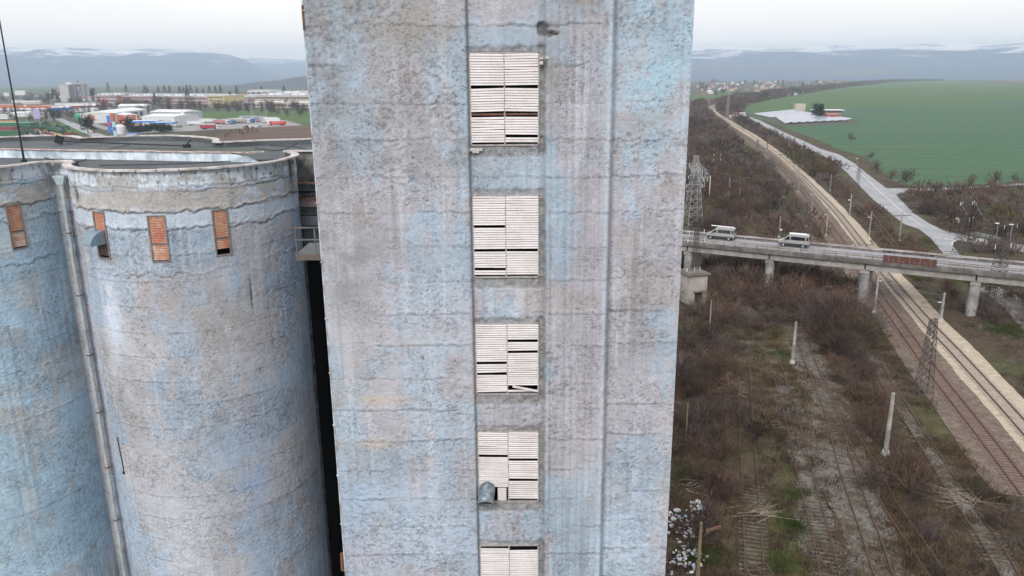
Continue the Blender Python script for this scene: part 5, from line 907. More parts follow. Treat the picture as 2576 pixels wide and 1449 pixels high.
PL = [('r2',430,415,430,258,.17,pc,'thin concrete pole among bushes above the first van',None), ('r2',515,480,520,345,.15,pw,'short brown pole among bushes right of the steel substation',None), ('r2',848,760,860,580,.17,pc,'pole standing just behind the bridge between the two vans',None), ('r2',818,1150,826,1008,.19,pc,'short pale pole in front of the bridge beside the second pier',None),
 ('r2',1120,570,1135,350,.16,pc,'mast between the two main tracks, third above the bridge',-1), ('r2',1240,750,1265,515,.17,pc,'mast between the two main tracks, nearest above the bridge',-1), ('r2',1010,385,1018,215,.15,pc,'mast left of the main tracks, fourth above the bridge',1), ('r2',1275,370,1282,230,.14,pc,'pole in the grass between pale track and road, upper one',None), ('r2',1437,595,1450,400,.16,pc,'pole in the grass between pale track and road, middle one',-1),
 ('r',275,1155,277,1040,.13,pw,'thin pole behind the substation lamp',None), ('r',825,950,828,800,.14,pc,'far mast right of the tracks beside the straight road',-1), ('r',667,925,667,870,.20,st_m,'short dark signal post on the far main tracks',None), ('r',220,955,222,870,.13,pc,'far pole in the brown scrub near the tower edge',None), ('r',405,740,405,690,.13,pc,'tiny mast by the far railway curve',None),
 ('r3',98,595,112,395,.16,pc,'pole in the grass right of the pale track, upper right of the bridge',-1), ('r3',262,770,285,535,.18,pc,'pole in the scrub between pale track and road near the bridge',-1), ('r3',515,790,548,545,.19,pc,'tall concrete pole with crossarm standing before the road',"cross"), ('r3',308,1390,338,1045,.20,pc,'mast beside the brown track just below the bridge',1), ('r5',1020,275,1068,-5,.24,pc,'tall mast right of the pale track below the bridge with long brackets',-1), ('r3',130,835,135,775,.16,pc,'mast top between the tracks directly behind the bridge',None),
 ('r4',475,385,485,65,.12,pc,'thin grey pole below the transformer tower',None), ('r4',1293,695,1327,282,.24,pc,'thick pale concrete pole standing alone in the sidings',None), ('r4',240,1480,257,1083,.09,pw,'thin wooden pole near the tower edge above the green bank',None), ('r7',465,272,545,-326,.26,pc,'thick concrete pole with white foot at the lower right',None), ('r6',345,1560,405,930,.17,pw,'yellowish wooden pole in front of the rubbish heap',None),
 ('r4',395,0,395,-60,.10,pw,'small post beside the transformer tower door',None)]
for q in PL: pole(*q[:8], group=None, arm=q[8])
t = thing('signal_bar', 'short rusty metal trough hanging from the wooden pole by the rubbish', 'bracket', tuple(GP('r6',430,1210))); b = MB(); zz_ = height(GP('r6',345,1560), D('r6',400,1000)[1]); b.box((0,0,0), (1.25,.22,.16), ry=-.35); o = b.build('trough', mat('rust', (.32,.10,.045)), t)
p = GP('r6',345,1560); t.location = (p[0]+.95, p[1]-.2, zz_+.2)
def lattice(base, h, w0, w1, arms, m, label, bays=9, cat='pylon', thk=.06, name='lattice_pylon', flat=None, group=None, rz=.3):
    t = thing(name, label, cat, tuple(base), rz, group); d0 = flat or w0; wd = lambda z, a: a + (w1*(a/w0)-a)*z/h
    b = MB(); cs = [(-1,-1),(1,-1),(1,1),(-1,1)]
    for sx, sy in cs: b.tube((sx*w0/2, sy*d0/2, 0), (sx*wd(h,w0)/2, sy*wd(h,d0)/2, h), thk, thk*.8, n=4)
    b.build('leg', m, t); b = MB(); zs_ = [h*(1-(1-i/bays)**1.25) for i in range(bays+1)]
    for i in range(bays):
        z0, z1 = zs_[i], zs_[i+1]
        for k in range(4):
            (ax, ay), (bx, by) = cs[k], cs[(k+1) % 4]; A = (ax*wd(z0,w0)/2, ay*wd(z0,d0)/2, z0); B = (bx*wd(z1,w0)/2, by*wd(z1,d0)/2, z1); A2 = (bx*wd(z0,w0)/2, by*wd(z0,d0)/2, z0); B2 = (ax*wd(z1,w0)/2, ay*wd(z1,d0)/2, z1)
            b.tube(A, B, thk*.55, n=3, cap=False).tube(A2, B2, thk*.55, n=3, cap=False).tube(B2, B, thk*.5, n=3, cap=False)
    b.build('bracing', m, t)
    for (fz, l) in arms:
        z = h*fz; b = MB(); b.tube((-l/2,0,z), (l/2,0,z), thk*.9, n=4).tube((-l/2,0,z), (0,0,z+l*.18), thk*.6, n=4).tube((l/2,0,z), (0,0,z+l*.18), thk*.6, n=4); b.build('arm', m, t)
        for x in (-l/2, l/2): b = MB(); b.tube((x,0,z), (x,0,z-.8), .07, n=5); b.build('insulator', whm, t)
    return t
def lat(f, bx, by, ty, *a, **k): b0 = GP(f, bx, by); return lattice(b0, height(b0, D(f, 0, ty)[1]), *a, **k)
lat('r5', 845, 1000, 255, 2.3, .9, [], st_m, 'rusty lattice mast beside the brown track at the lower right', bays=12, thk=.07, flat=1.0, name='lattice_mast', cat='mast')
lat('r3', 1290, 1420, 790, 2.6, 1.1, [(.66,3.2),(.97,3.4)], st_m, 'dark lattice pylon in front of the right end of the bridge', bays=13, thk=.07)
lat('r3', 1015, 915, 440, 2.2, .9, [(.33,3.0),(.66,3.0),(.96,3.4)], st_m, 'slim dark lattice pylon behind the bridge on the traffic island', bays=12, thk=.06)
lat('r3', 1430, 790, 640, 1.2, .6, [(.92,4.0)], st_m, 'low lattice mast with wide arm among bushes at the right edge', bays=6, thk=.05)
lat('r3', 1075, 620, 445, 1.6, .8, [(.95,4.2)], st_m, 'lattice mast with wide arm in the brown corner right of the road', bays=7, thk=.05)
lat('r3', 160, 390, 165, 1.3, .7, [(.82,3.6)], st_m, 'lattice mast standing against the pale road', bays=9, thk=.05)
lat('r', 1035, 1115, 930, 2.0, 1.4, [], st_m, 'pair lattice mast beside the road bend, nearer one', bays=8, thk=.06); lat('r', 930, 1030, 880, 1.4, .8, [(.9,2.4)], st_m, 'lattice mast left of the road, farther one', bays=8, thk=.05); lat('r', 695, 1110, 975, 2.0, 1.2, [], st_m, 'lattice mast in brown scrub left of the main tracks', bays=8, thk=.06)
lat('r', 590, 960, 840, 1.3, .8, [], st_m, 'thin lattice mast right behind the far tracks', bays=8, thk=.05); lat('r', 285, 1160, 920, 1.6, .9, [(.9,3),(.75,3)], st_m, 'lattice mast rising from scrub behind the substation', bays=9, thk=.05)
lat('r', 370, 680, 470, 2.4, 1.0, [(.85,5),(.95,4)], st_l, 'pale far pylon where the railway curves away', bays=9, thk=.09); lat('r', 1905, 400, 315, 9, 3, [(.8,18),(.92,12)], st_l, 'very distant high voltage pylon on the crest of the green field', bays=9, thk=.35); lat('r', 1860, 402, 350, 8, 3, [(.9,12)], st_l, 'smaller distant pylon beside the high voltage pylon on the crest', bays=8, thk=.3)
for (f, x, y, ty, lb) in (('Z',2030,650,540,'left pylon of the pair in the green field behind the trucks'), ('Z',2137,650,540,'right pylon of the pair in the green field behind the trucks'), ('Z',1905,585,500,'pylon in front of the grey belt left of the right factory'), ('Z',1707,590,505,'pylon before the yellow end of the pink factory'), ('A',1135,930,740,'thin lattice mast beside the town road')):
    b0 = GP(f, x, y); lattice(b0, height(b0, D(f, 0, ty)[1]), 4.0, 1.2, [(.9,5)], st_l, lb, bays=9, thk=.14)
# substation at the tower edge
lat('r2', 125, 705, 75, 4.4, .9, [(.62,4.4),(.74,3.6)], st_l, 'big pale lattice pylon of the substation at the tower edge', bays=11, thk=.085, rz=.15)
sb = GP('r2', 195, 420); t = thing('substation_gantry', 'row of pale steel posts and beams of the substation beside the big pylon', 'substation', tuple(sb), .5); z0 = height(GP('r2',265,445), D('r2',0,245)[1]); TOPS = [('r2',265,445,245), ('r2',220,430,185), ('r2',200,400,170), ('r2',185,380,150), ('r2',170,360,130)]; pv_ = []
for f, x, y, ty in TOPS:
    b0 = GP(f, x, y); h = height(b0, D(f, 0, ty)[1]); l = Matrix.Rotation(-.5, 3, 'Z') @ Vector((b0-sb).tolist()); b = MB(); b.tube((l.x,l.y,0), (l.x,l.y,h), .15, .12, n=6); b.build('post', whm if y > 440 else st_l, t); pv_.append((l.x, l.y, h))
for i in range(4):
    b = MB(); b.tube(pv_[i], pv_[i+1], .07, n=4); b.tube((pv_[i][0],pv_[i][1],pv_[i][2]-1.2), (pv_[i+1][0],pv_[i+1][1],pv_[i+1][2]-1.2), .06, n=4); b.build('beam', st_l, t)
for i in range(5):
    x, y, h = pv_[i]; b = MB(); b.tube((x,y,h-.3), (x-5,y+.8,h-.3), .08, n=4); b.build('beam', st_l, t)
    for k in range(3): b = MB(); b.tube((x-1-k*1.6,y+.3,h-.4), (x-1-k*1.6,y+.3,h-1.7), .10, n=6); b.build('insulator', whm, t)
for k in range(7): b = MB(); x, y = -1-k*1.3, -1+.5*(k % 3); b.box((x,y,2.4), (.8,.5,.5)).tube((x,y,0),(x,y,2.2),.1,n=5); b.build('switchgear', st_l, t)
# transformer tower house
hb0 = GP('r2', 165, 1320); t = thing('transformer_tower', 'tall pale box-shaped transformer building with dark door in front of the bridge', 'building', tuple(hb0), .28)
hh = height(hb0, D('r2',0,1075)[1]); Wd = 5.4; wl = mat('pale_plaster', (.40,.355,.33), .9, n1=(.8,.14), c2=(.34,.30,.28), c2s=.5); fl = mat('flat_slab', (.16,.145,.125), .9, n1=(1,.4))
Wd = 3.6
b = MB(); b.box((0, Wd/2, hh/2), (Wd, Wd, hh)); b.build('wall', wl, t); b = MB(); b.box((0, Wd/2, hh+.12), (Wd+.8, Wd+.8, .24)).box((0, Wd/2, hh+.32), (Wd+.1, Wd+.1, .2)); b.build('roof', fl, t)
b = MB(); b.box((.1, -.02, 1.15), (1.3, .12, 2.3)); b.build('door', mat('dark_door', (.03,.03,.033), .7), t); b = MB(); b.box((.1, -.35, 2.55), (2.0, .8, .16)); b.build('canopy', fl, t)
for sx in (-1, 1): b = MB(); b.add([(sx*Wd/2,0,0),(sx*Wd/2,-.02,2.2),(sx*(Wd/2-1.0),-.02,0),(sx*Wd/2,.0,0)], [(0,1,2)]) ; 
tp = GP('r2',195,1050, hh+.3); lb0 = np.array((hb0[0]-.2, hb0[1]+2.4, hh+.35)); hl = height(lb0, D('r2',0,700)[1])-hh
tt = lattice(lb0, hl, 1.0, .6, [(.78,3.4),(.97,3.0)], st_m, 'lattice mast standing on the roof of the transformer tower', bays=12, thk=.055, name='roof_mast', cat='mast')
for dx in (-1.2, .3, 1.4): b = MB(); b.tube((hb0[0]+dx-.3, hb0[1]+1.6, hh+.3), (hb0[0]+dx-.3, hb0[1]+1.6, hh+1.0), .07, n=6); o = b.build('bushing', whm, t, tuple(hb0)); o.rotation_euler = (0,0,0)
# sagging wires
wm = mat('wire', (.16,.15,.15), .6)
def wire(a, c, sag, lb, r=.035, m=wm):
    a, c = np.array(a), np.array(c); b = MB(); n = 14; pts = [a+(c-a)*i/n-np.array((0,0,sag*4*(i/n)*(1-i/n))) for i in range(n+1)]
    for i in range(n): b.tube(pts[i], pts[i+1], r, n=3, cap=False)
    o = b.build('overhead_wire', m); tag(o, lb, 'wire')
def top(f, bx, by, ty, dz=0): b0 = GP(f, bx, by); return np.array((b0[0], b0[1], height(b0, D(f, 0, ty)[1])-dz))
wire(top('r2',125,705,180), top('r3',160,390,205), 3, 'thin wire from the substation pylon across scrub to the road'); wire(top('r3',160,390,205), top('r3',1700,340,230), 5, 'long thin wire running over the teal field from the roadside mast', r=.05)
wire(top('r3',1075,620,470)+np.array((-2,0,0)), top('r3',1430,790,655)+np.array((-1.8,0,0)), 3.5, 'left of the two pale sagging wires at the right edge', r=.05, m=st_l); wire(top('r3',1075,620,470)+np.array((2,0,0)), top('r3',1430,790,655)+np.array((1.8,0,0)), 3.5, 'right of the two pale sagging wires at the right edge', r=.05, m=st_l)
wire(top('r2',1120,570,380), top('r2',1240,750,545), .6, 'contact wire between the two masts above the bridge'); wire(top('r3',308,1390,1075), top('r2',1240,750,545), 1.5, 'contact wire passing under the bridge along the brown track')
for k, (a, c) in enumerate((((('r3',308,1390,1045)), (('r5',1020,275,-5))), ((('r2',1240,750,515)), (('r2',1120,570,350))), ((('r2',1120,570,350)), (('r2',1010,385,215))), ((('r3',98,595,395)), (('r3',262,770,535))), ((('r3',262,770,535)), (('r5',1020,275,-5))), ((('r5',1020,275,-5)), (('r5',845,1000,255))), ((('r2',1010,385,215)), (('r',825,950,800))))):
    for dz in (.3, 1.5): wire(top(*a, dz=dz), top(*c, dz=dz), .8, ('upper ' if dz < 1 else 'lower ')+('cable from the mast below the bridge to the tall bracket mast','cable between the two masts just above the bridge','cable between the third and fourth mast above the bridge','cable between the poles right of the pale track','cable passing over the bridge right of the pale track','cable between the tall bracket mast and the rusty lattice mast','cable towards the far mast beside the straight road')[k], r=.03)
# street lamps
for f, x, y, ty, lb in (('r',1335,1020,980,'street lamp with white head at the road bend'), ('r3',1322,790,640,'left street lamp with yellowish head by the slip road'), ('r3',1440,800,650,'right street lamp with yellowish head by the slip road'), ('r2',245,300,222,'small lamp post beside the substation')):
    b0 = GP(f, x, y); h = height(b0, D(f, 0, ty)[1]); t = thing('street_lamp', lb, 'street lamp', tuple(b0)); b = MB(); b.tube((0,0,0),(0,0,h),.08,.05,n=6); b.build('post', st_l, t); b = MB(); b.box((-.3,0,h), (.9,.4,.22)); b.build('lamp_head', whm, t)
# road barriers, signs and small things by the junction
t = thing('guard_fence', 'pale green guard fence along the slip road right of the island', 'fence', tuple(GP('r3',1180,775))); P = [GP('r3',*q) for q in ((1075,735),(1180,752),(1290,778),(1365,800))]; o0 = P[1]
o0 = np.array(t.location)
for i in range(3):
    b = MB(); a, c = P[i], P[i+1]; b.add([(a[0],a[1],.1),(c[0],c[1],.1),(c[0],c[1],1.1),(a[0],a[1],1.1),(a[0],a[1]+.06,.1),(c[0],c[1]+.06,.1),(c[0],c[1]+.06,1.1),(a[0],a[1]+.06,1.1)], [(0,1,2,3),(4,7,6,5),(3,2,6,7),(1,0,4,5)]); b.build('fence_panel', mat('fence_green', (.30,.36,.33), .7, n1=(1,.2)), t, o0)
for f, x, y, s, m_, lb in (('r3',990,650,.7,whm,'small white road sign beside the road bend by the slip road'), ('r2',862,745,.5,whm,'small white plate on the ground behind the bridge'), ('r3',97,190,.6,st_m,'small dark road sign on the road verge'),('r3',1130,640,.5,whm,'small white board in the bushes by the slip road')):
    b0 = GP(f, x, y+14); t = thing('road_sign', lb, 'sign', tuple(b0)); b = MB(); b.tube((0,0,0),(0,0,2.0),.05,n=5); b.build('post', st_l, t); b = MB(); b.box((0,-.05,2.0), (s,.04,s)); b.build('plate', m_, t)
for (f, x, y, m_, lb) in (('r6',1075,5,'', 'square rusty frame lying on the mossy patch between the sidings'), ('r6',935,1420,'', 'rusty slatted pallet lying at the bottom between the rails')):
    b0 = GP(f, x, y); t = thing('rusty_grate', lb, 'frame', (b0[0], b0[1], .3), .1)
    for k in (-1,0,1):
        b = MB(); b.box((0,k*.8,0), (2.0,.10,.10)); b.build('bar', MATS['rusty_railing'], t); b = MB(); b.box((k*.95,0,.02), (.10,1.7,.10)); b.build('bar', MATS['rusty_railing'], t)
# rubbish heap by the tower
cols = [(.50,.50,.52),(.38,.39,.42),(.50,.46,.40),(.45,.52,.62),(.35,.10,.08),(.25,.40,.55),(.68,.66,.55)]; rm = [mat('rubbish_%s' % n, c, .6, n1=(4,.3)) for n, c in zip(('white','grey','cream','bluish','red','blue','straw'), cols)]
b_ = [MB() for _ in cols]; hp = [(1700,1300,2.2),(1720,1330,1.8),(1745,1290,.9),(1735,1350,1.2),(1765,1345,.8),(1720,1400,1.3),(1700,1420,1.4),(1755,1395,1.0),(1740,1430,1.0)]
for k in range(190):
    x, y, r = random.choice(hp); c_ = G(x, y); j = random.choices(range(7), (10,6,4,2,1.0,1.2,1))[0]; s = random.uniform(.06,.24); b_[j].box((c_[0]+random.gauss(0,r*.4), c_[1]+random.gauss(0,r*.5), random.uniform(.05,.5)), (s*1.5, s, s*.7), rz=random.uniform(0,3), rx=random.uniform(-.6,.6))
t = thing('rubbish_heap', 'heap of white plastic bags and household rubbish at the foot of the tower', 'rubbish', tuple(G(1720,1360)))
for j, q in enumerate(b_): o = q.build('rubbish', rm[j], t, tuple(G(1720,1360))); o['kind'] = 'stuff'
bagi = MB(); g = np.random.default_rng(5); 
for n, (px, py, s, lb) in enumerate(((1757,1268,.45,'white sack lying above the rubbish heap'), (1765,1282,.42,'pale blue striped sack right below the white sack'), (1733,1345,.45,'round white bag in the middle of the rubbish heap'), (1703,1288,.38,'white bag at the tower edge, top of the rubbish heap'), (1694,1310,.32,'small white bag touching the tower edge'), (1764,1038,.22,'white scrap lying alone on the bare bank'))):
    b = MB(); R = 7; 
    for i in range(R+1):
        for j in range(10): th = math.pi*i/R; ph_ = 2*math.pi*j/10; rr = s*(1+g.normal(0,.09)); b.v.append((rr*math.sin(th)*math.cos(ph_), rr*.8*math.sin(th)*math.sin(ph_), rr*.45*math.cos(th)))
    for i in range(R):
        for j in range(10): b.f.append((i*10+j, i*10+(j+1) % 10, (i+1)*10+(j+1) % 10, (i+1)*10+j))
    o = b.build('plastic_sack', rm[3 if n == 1 else 0]); o.location = G(px, py)+np.array((0,0,s*.45)); tag(o, lb, 'sack')
# ================================================================== SOLAR FARM
pan = mat('solar_panel', (.34,.34,.41), .22, .0, n1=(.5,.06), spec=.8); t = thing('solar_farm', 'rows of pale solar panels on racks in the corner of the crop field', 'solar panels', tuple(GP('S',1800,680))); so0 = np.array(t.location)  # pale lilac panel colour stands in for reflected sky
LN, RN = (965,640), (1590,580)      # far-left rows: left ends and right ends
rows = []
for k in range(13): f_ = k/12; rows.append(((975+600*f_, 641-62*f_), (1250+640*f_-(0 if k < 9 else 0), 704-50*f_)))
for k in range(8): f_ = k/7; rows.append(((1300+330*f_+150*f_, 682-16*f_), (1480+950*f_, 800-48*f_)))
for (a, c) in rows:
    A, C_ = GP('S', *a), GP('S', *c); d = (C_-A)/np.linalg.norm(C_-A); nrm = np.array((d[1], -d[0], 0)); nrm = nrm if nrm[0] > 0 else -nrm; wd = 3.4 if rows.index((a,c)) < 13 else 7.0; L_ = np.linalg.norm(C_-A); m = max(1, int(L_/9))
    for i in range(m):
        p0 = A+(C_-A)*i/m; p1 = A+(C_-A)*(i+.97)/m; b = MB(); u0, u1 = p0-nrm*0, p1-nrm*0; w0, w1 = p0+nrm*wd, p1+nrm*wd
        HB = 1.7 if wd < 4 else 2.6; b.add([(u0[0],u0[1],.8),(u1[0],u1[1],.8),(w1[0],w1[1],HB),(w0[0],w0[1],HB),(u0[0],u0[1],.7),(u1[0],u1[1],.7),(w1[0],w1[1],HB-.1),(w0[0],w0[1],HB-.1)], [(0,1,2,3),(4,7,6,5),(0,4,5,1),(1,5,6,2),(2,6,7,3),(3,7,4,0)]); b.build('solar_panel', pan, t, so0)
    b = MB(); 
    for i in range(m+1): p0 = A+(C_-A)*i/m+nrm*wd*.5; b.box((p0[0],p0[1],.9), (.25,.25,1.8))
    o = b.build('rack_legs', st_l, t, so0); o['kind'] = 'stuff'
def hut(name, f, x, y, w, d, h, wallm, roofm, lb, cat='building', rz=0, rh=0, over=.3, wins=0, winm=None, z=0, group=None, ridge='x', winsz=(1.4,1.4), door=False):
    b0 = GP(f, x, y) if f else np.array((x, y, 0)); t = thing(name, lb, cat, (b0[0], b0[1], z), rz, group)
    b = MB(); b.box((0, d/2, h/2), (w, d, h)); b.build('wall', wallm, t)
    b = MB()
    if rh:
        W_, D_ = w/2+over, d/2+over
        if ridge == 'x': v = [(-W_,d/2-D_,h),(W_,d/2-D_,h),(W_,d/2+D_,h),(-W_,d/2+D_,h),(-W_,d/2,h+rh),(W_,d/2,h+rh)]; fc = [(0,1,5,4),(2,3,4,5),(0,4,3),(1,2,5),(3,2,1,0)]
        else: v = [(-W_,d/2-D_,h),(W_,d/2-D_,h),(W_,d/2+D_,h),(-W_,d/2+D_,h),(0,d/2-D_,h+rh),(0,d/2+D_,h+rh)]; fc = [(0,4,5,3),(4,1,2,5),(0,1,4),(3,5,2),(3,2,1,0)]
        b.add(v, fc)
    else: b.box((0, d/2, h+.15), (w+over*2, d+over*2, .3))
    b.build('roof', roofm, t)
    for i in range(wins): q = MB(); q.box((-w/2+w*(i+.5)/wins, -.03, h*.6), (winsz[0], .08, winsz[1])); q.build('window', winm or glass_m, t)
    if door: q = MB(); q.box((w*.3, -.03, 1.6), (2.4,.08,3.2)); q.build('door', glass_m, t)
    return t
wwh = mat('white_wall', (.60,.60,.61), .7, n1=(.3,.12)); wro = mat('white_roof', (.68,.68,.69), .6, n1=(.2,.10)); gro = mat('grey_roof', (.38,.40,.43), .7, n1=(.2,.12)); red_m = mat('machine_red', (.22,.05,.05), .6, n1=(1,.2)); grn_m = mat('machine_green', (.035,.115,.06), .6, n1=(1,.2)); ora = mat('orange_cladding', (.48,.13,.06), .6, n1=(.4,.1)); pnk = mat('pink_factory', (.52,.36,.345), .85, n1=(.1,.2), c2=(.42,.33,.31), c2s=.03); blu = mat('vehicle_blue', (.04,.14,.40), .4, n1=(1,.1)); brt = mat('canopy_blue', (.03,.20,.60), .5, n1=(1,.1)); cre = mat('cream_wall', (.50,.44,.36), .85, n1=(.2,.15)); yel = mat('yellow_wall', (.56,.47,.24), .85, n1=(.2,.15)); tile = mat('roof_tiles', (.34,.14,.095), .9, n1=(.2,.25)); brn = mat('brown_panels', (.22,.16,.155), .85, n1=(.2,.2)); dkb = mat('window_band', (.05,.06,.085), .3)
hut('solar_shed', 'S', 2170, 680, 24, 16, 6, brn, wro, 'open shed with white roof beside the solar panels', rh=0, rz=-.2, over=2); hut('solar_cabin', 'S', 1722, 582, 11, 6, 7, cre, wro, 'small cream cabin behind the solar rows'); hut('red_shed', 'S', 2255, 715, 11, 8, 3.5, red_m, tile, 'low dark red shed at the corner of the solar farm', rh=1.5)
for i in range(3): tree('conifer' if i else 'round', GP('S', 2010+22*i, 700), 13, 'dark evergreen shrub left of the solar farm shed', 'evergreens by the solar shed', wf=1.3)
hut('roadside_building', 'S', 720, 712, 15, 7, 3.6, wwh, red_m, 'low white and red roadside building beside the far tracks', rh=0, wins=4); hut('roadside_store', 'S', 745, 672, 12, 7, 3, wwh, wro, 'white store behind the red and white roadside building')
poly('roadside_yard', [GP('S',*q) for q in ((640,700),(700,650),(800,650),(890,700),(860,730),(780,730))], .22, yard_m)
for i, (x, y) in enumerate(((1240,390),(1505,350),(1620,332),(1660,325),(1700,318),(1740,312))): hut('roadside_truck', 'S', x, y, 14 if i < 2 else 9, 6, 4, wwh, wro, 'white truck or shed glinting between the far roadside trees', 'shed', group='white sheds along the far road')
# ================================================================== TOWN
def gb(f, x, y): return GP(f, x, y)
def front(name, f, x0, y0, x1, y1, depth, h, wm_, rm_, lb, **k):
    """building whose near wall foot runs between two sighted points"""
    a, c = GP(f, x0, y0), GP(f, x1, y1); w = np.linalg.norm(c-a); m = (a+c)/2; rz = math.atan2(c[1]-a[1], c[0]-a[0]); t = hut(name, None, m[0], m[1], w, depth, h, wm_, rm_, lb, rz=rz, **k); return t, w
# high-rise
t, w = front('apartment_block', 'A', 1590, 492, 2055, 445, 15, 31, mat('block_light', (.46,.44,.44), .85, n1=(.1,.12)), gro, 'tall pale apartment block with dark window strips and a mural panel', over=.3)
b = MB(); b.box((-w*.36, -.08, 15), (w*.24, .16, 29)); b.build('dark_panel', brn, t); b = MB(); b.box((-w*.03, -.08, 15.5), (w*.24, .2, 30)); b.build('dark_panel', brn, t)
b = MB(); b.box((-w*.03, -.22, 18), (w*.17, .1, 20)); b.build('mural', mat('mural', (.50,.49,.50), .8, n1=(.35,.35), c2=(.14,.17,.28), c2s=.16), t)
for xx in (.30, -.17): 
    b = MB(); b.box((w*xx, -.08, 16), (w*.055, .14, 30)); sh = b.build('stair_strip', brn, t)
    for k in range(9): b = MB(); b.box((w*xx, -.17, 3+k*3.2), (w*.04, .05, 1.5)); b.build('window', dkb, sh)
b = MB(); b.box((0, 7, 33), (w*.55, 10, 3.4)); b.build('roof_storey', wwh, t)
for k in range(5): b = MB(); b.box((-2+k*3.2, 1.5, 36.2), (1.9,.3,2.4)); b.build('sign_letter', dkb, t)
# factories
def band_building(name, f, x0, y0, x1, y1, depth, h, wm_, lb, storeys=2, roof=wro, n=24, winm=None, sheds=0):
    t, w = front(name, f, x0, y0, x1, y1, depth, h, wm_, roof, lb, over=.6)
    for s in range(storeys): b = MB(); b.box((0, -.1, h*(s+.45)/storeys), (w-2, .2, h/storeys*.35)); r = b.build('window_band', winm or dkb, t)
    for i in range(n): b = MB(); b.box((-w/2+w*(i+.5)/n, -.28, h*.5), (w/n*.16, .25, h*.94)); b.build('pilaster', wm_, t)
    for i in range(sheds): b = MB(); b.box((-w/2+w*(i+.5)/sheds, depth*.5, h+1.6), (w/sheds*.7, depth*.7, 2.6)); b.build('roof_light', wwh if i % 3 else gro, t)
    return t
band_building('pink_factory', 'Z', 768, 548, 1000, 546, 60, 13, pnk, 'left end block of the long pink factory', n=10, sheds=7); band_building('pink_factory', 'Z', 1004, 549, 1240, 552, 60, 12, pnk, 'second block of the long pink factory, before the tall fir', n=14, sheds=8)
band_building('pink_factory', 'Z', 1250, 553, 1670, 560, 70, 12, pnk, 'longest middle block of the pink factory', n=26, sheds=14); band_building('yellow_annex', 'Z', 1680, 572, 1805, 574, 40, 15, yel, 'yellow building at the right end of the pink factory', n=8, storeys=3); band_building('pink_factory', 'Z', 1810, 556, 1930, 558, 60, 10, pnk, 'low pink block between yellow annex and right hand factory', n=6, sheds=3)
band_building('concrete_factory', 'Z', 1945, 585, 2560, 592, 40, 7, cre, 'low front range of the right hand factory with dark openings', n=22, storeys=1); band_building('concrete_factory', 'Z', 2060, 562, 2560, 568, 70, 14, cre, 'long middle range of the right hand factory', n=26, storeys=2, sheds=8); band_building('concrete_factory', 'Z', 2000, 528, 2180, 528, 40, 18, wwh, 'white block at the left of the right hand factory', n=4, storeys=2); band_building('concrete_factory', 'Z', 2190, 528, 2560, 528, 60, 13, gro, 'rear range of the right hand factory with white roof lights', n=14, storeys=1, sheds=5)
for i in range(46):
    x = 440+2000*((i*37) % 46)/46; y = 522+((i*13) % 17); hut('far_shed', 'Z', x, y-(10 if x > 1900 else 0), random.uniform(14,34), 14, random.uniform(4,8), random.choice((wwh, pnk, cre, gro)), random.choice((wro, gro, tile)), 'small pale building among trees behind the town road', group='small buildings behind the trees', rh=2)
# showroom and halls (station area)
t, w = front('white_hangar', 'B', 330, 520, 1130, 400, 30, 9, wwh, wro, 'pale hangar with dark windows behind the orange showroom', rh=2.2, wins=0)
for fx in (.02, .13, .30): b = MB(); b.box((w*fx, -.05, 5.5), (w*.10, .1, 4)); b.build('window', dkb, t)
b = MB(); b.box((-w/2-1.6, 1, 4.5), (3.4, 3, 9)); b.build('orange_pylon', ora, t)
hut('rear_hangar', 'B', 760, 300, 34, 16, 9, gro, wro, 'grey roofed hangar behind the white hangar', rh=2.2)
t, w = front('grey_hangar', 'B', 1190, 480, 1980, 500, 24, 9, gro, wro, 'long grey hangar with four dark window groups', rh=2)
for fx in (-.33, -.15, .22, .40): b = MB(); b.box((w*fx, -.05, 5.2), (w*.11, .1, 2.6)); b.build('window', dkb, t)
t, w = front('orange_showroom', 'B', 600, 585, 940, 570, 26, 9, ora, wro, 'orange fronted showroom with glazed bays', rh=1.6, ridge='y')
for fx in (-.28, .12): b = MB(); b.box((w*fx, -.05, 3.4), (w*.26, .1, 3.8)); b.build('window', dkb, t)
for fx in (-.47, -.08, .30): b = MB(); b.box((w*fx, -.12, 4.5), (.8, .2, 9)); b.build('pillar', wwh, t)
t, w = front('white_hall', 'B', 1000, 590, 1790, 600, 32, 8, wwh, wro, 'large white hall with a strip of dark windows', rh=1.8)
for fx in (-.05, .13, .33): b = MB(); b.box((w*fx, -.05, 3.6), (w*.15, .1, 1.8)); b.build('window', dkb, t)
for (x0, y0, x1, y1, lb) in ((730,680,1350,680,'left bright blue station canopy'), (1270,720,1740,720,'right bright blue station canopy')):
    a, c = GP('B', x0, y0), GP('B', x1, y1); w = np.linalg.norm(c-a); m = (a+c)/2; t = thing('station_canopy', lb, 'canopy', tuple(m)); b = MB(); b.box((0,4,6.2), (w,10,1.2)); b.build('fascia', brt, t); b = MB(); b.box((0,4,6.9), (w-.6,9.4,.2)); b.build('top', wro, t)
    for k in (-.4,-.13,.13,.4): b = MB(); b.box((w*k,4,2.8), (.5,.5,5.6)); b.build('column', wwh, t)
for x, y, s, lb in ((470,790,4.2,'large white tank beside the station entrance'), (1440,740,3.0,'left white tank behind the hedge'), (1600,735,2.8,'right white tank behind the hedge')):
    t = thing('storage_tank', lb, 'tank', tuple(GP('B', x, y))); b = MB(); b.tube((0,0,0),(0,0,s*1.3),s,s*.96,n=16).tube((0,0,s*1.3),(0,0,s*1.7),s*.96,s*.4,n=16); b.build('shell', wwh, t)
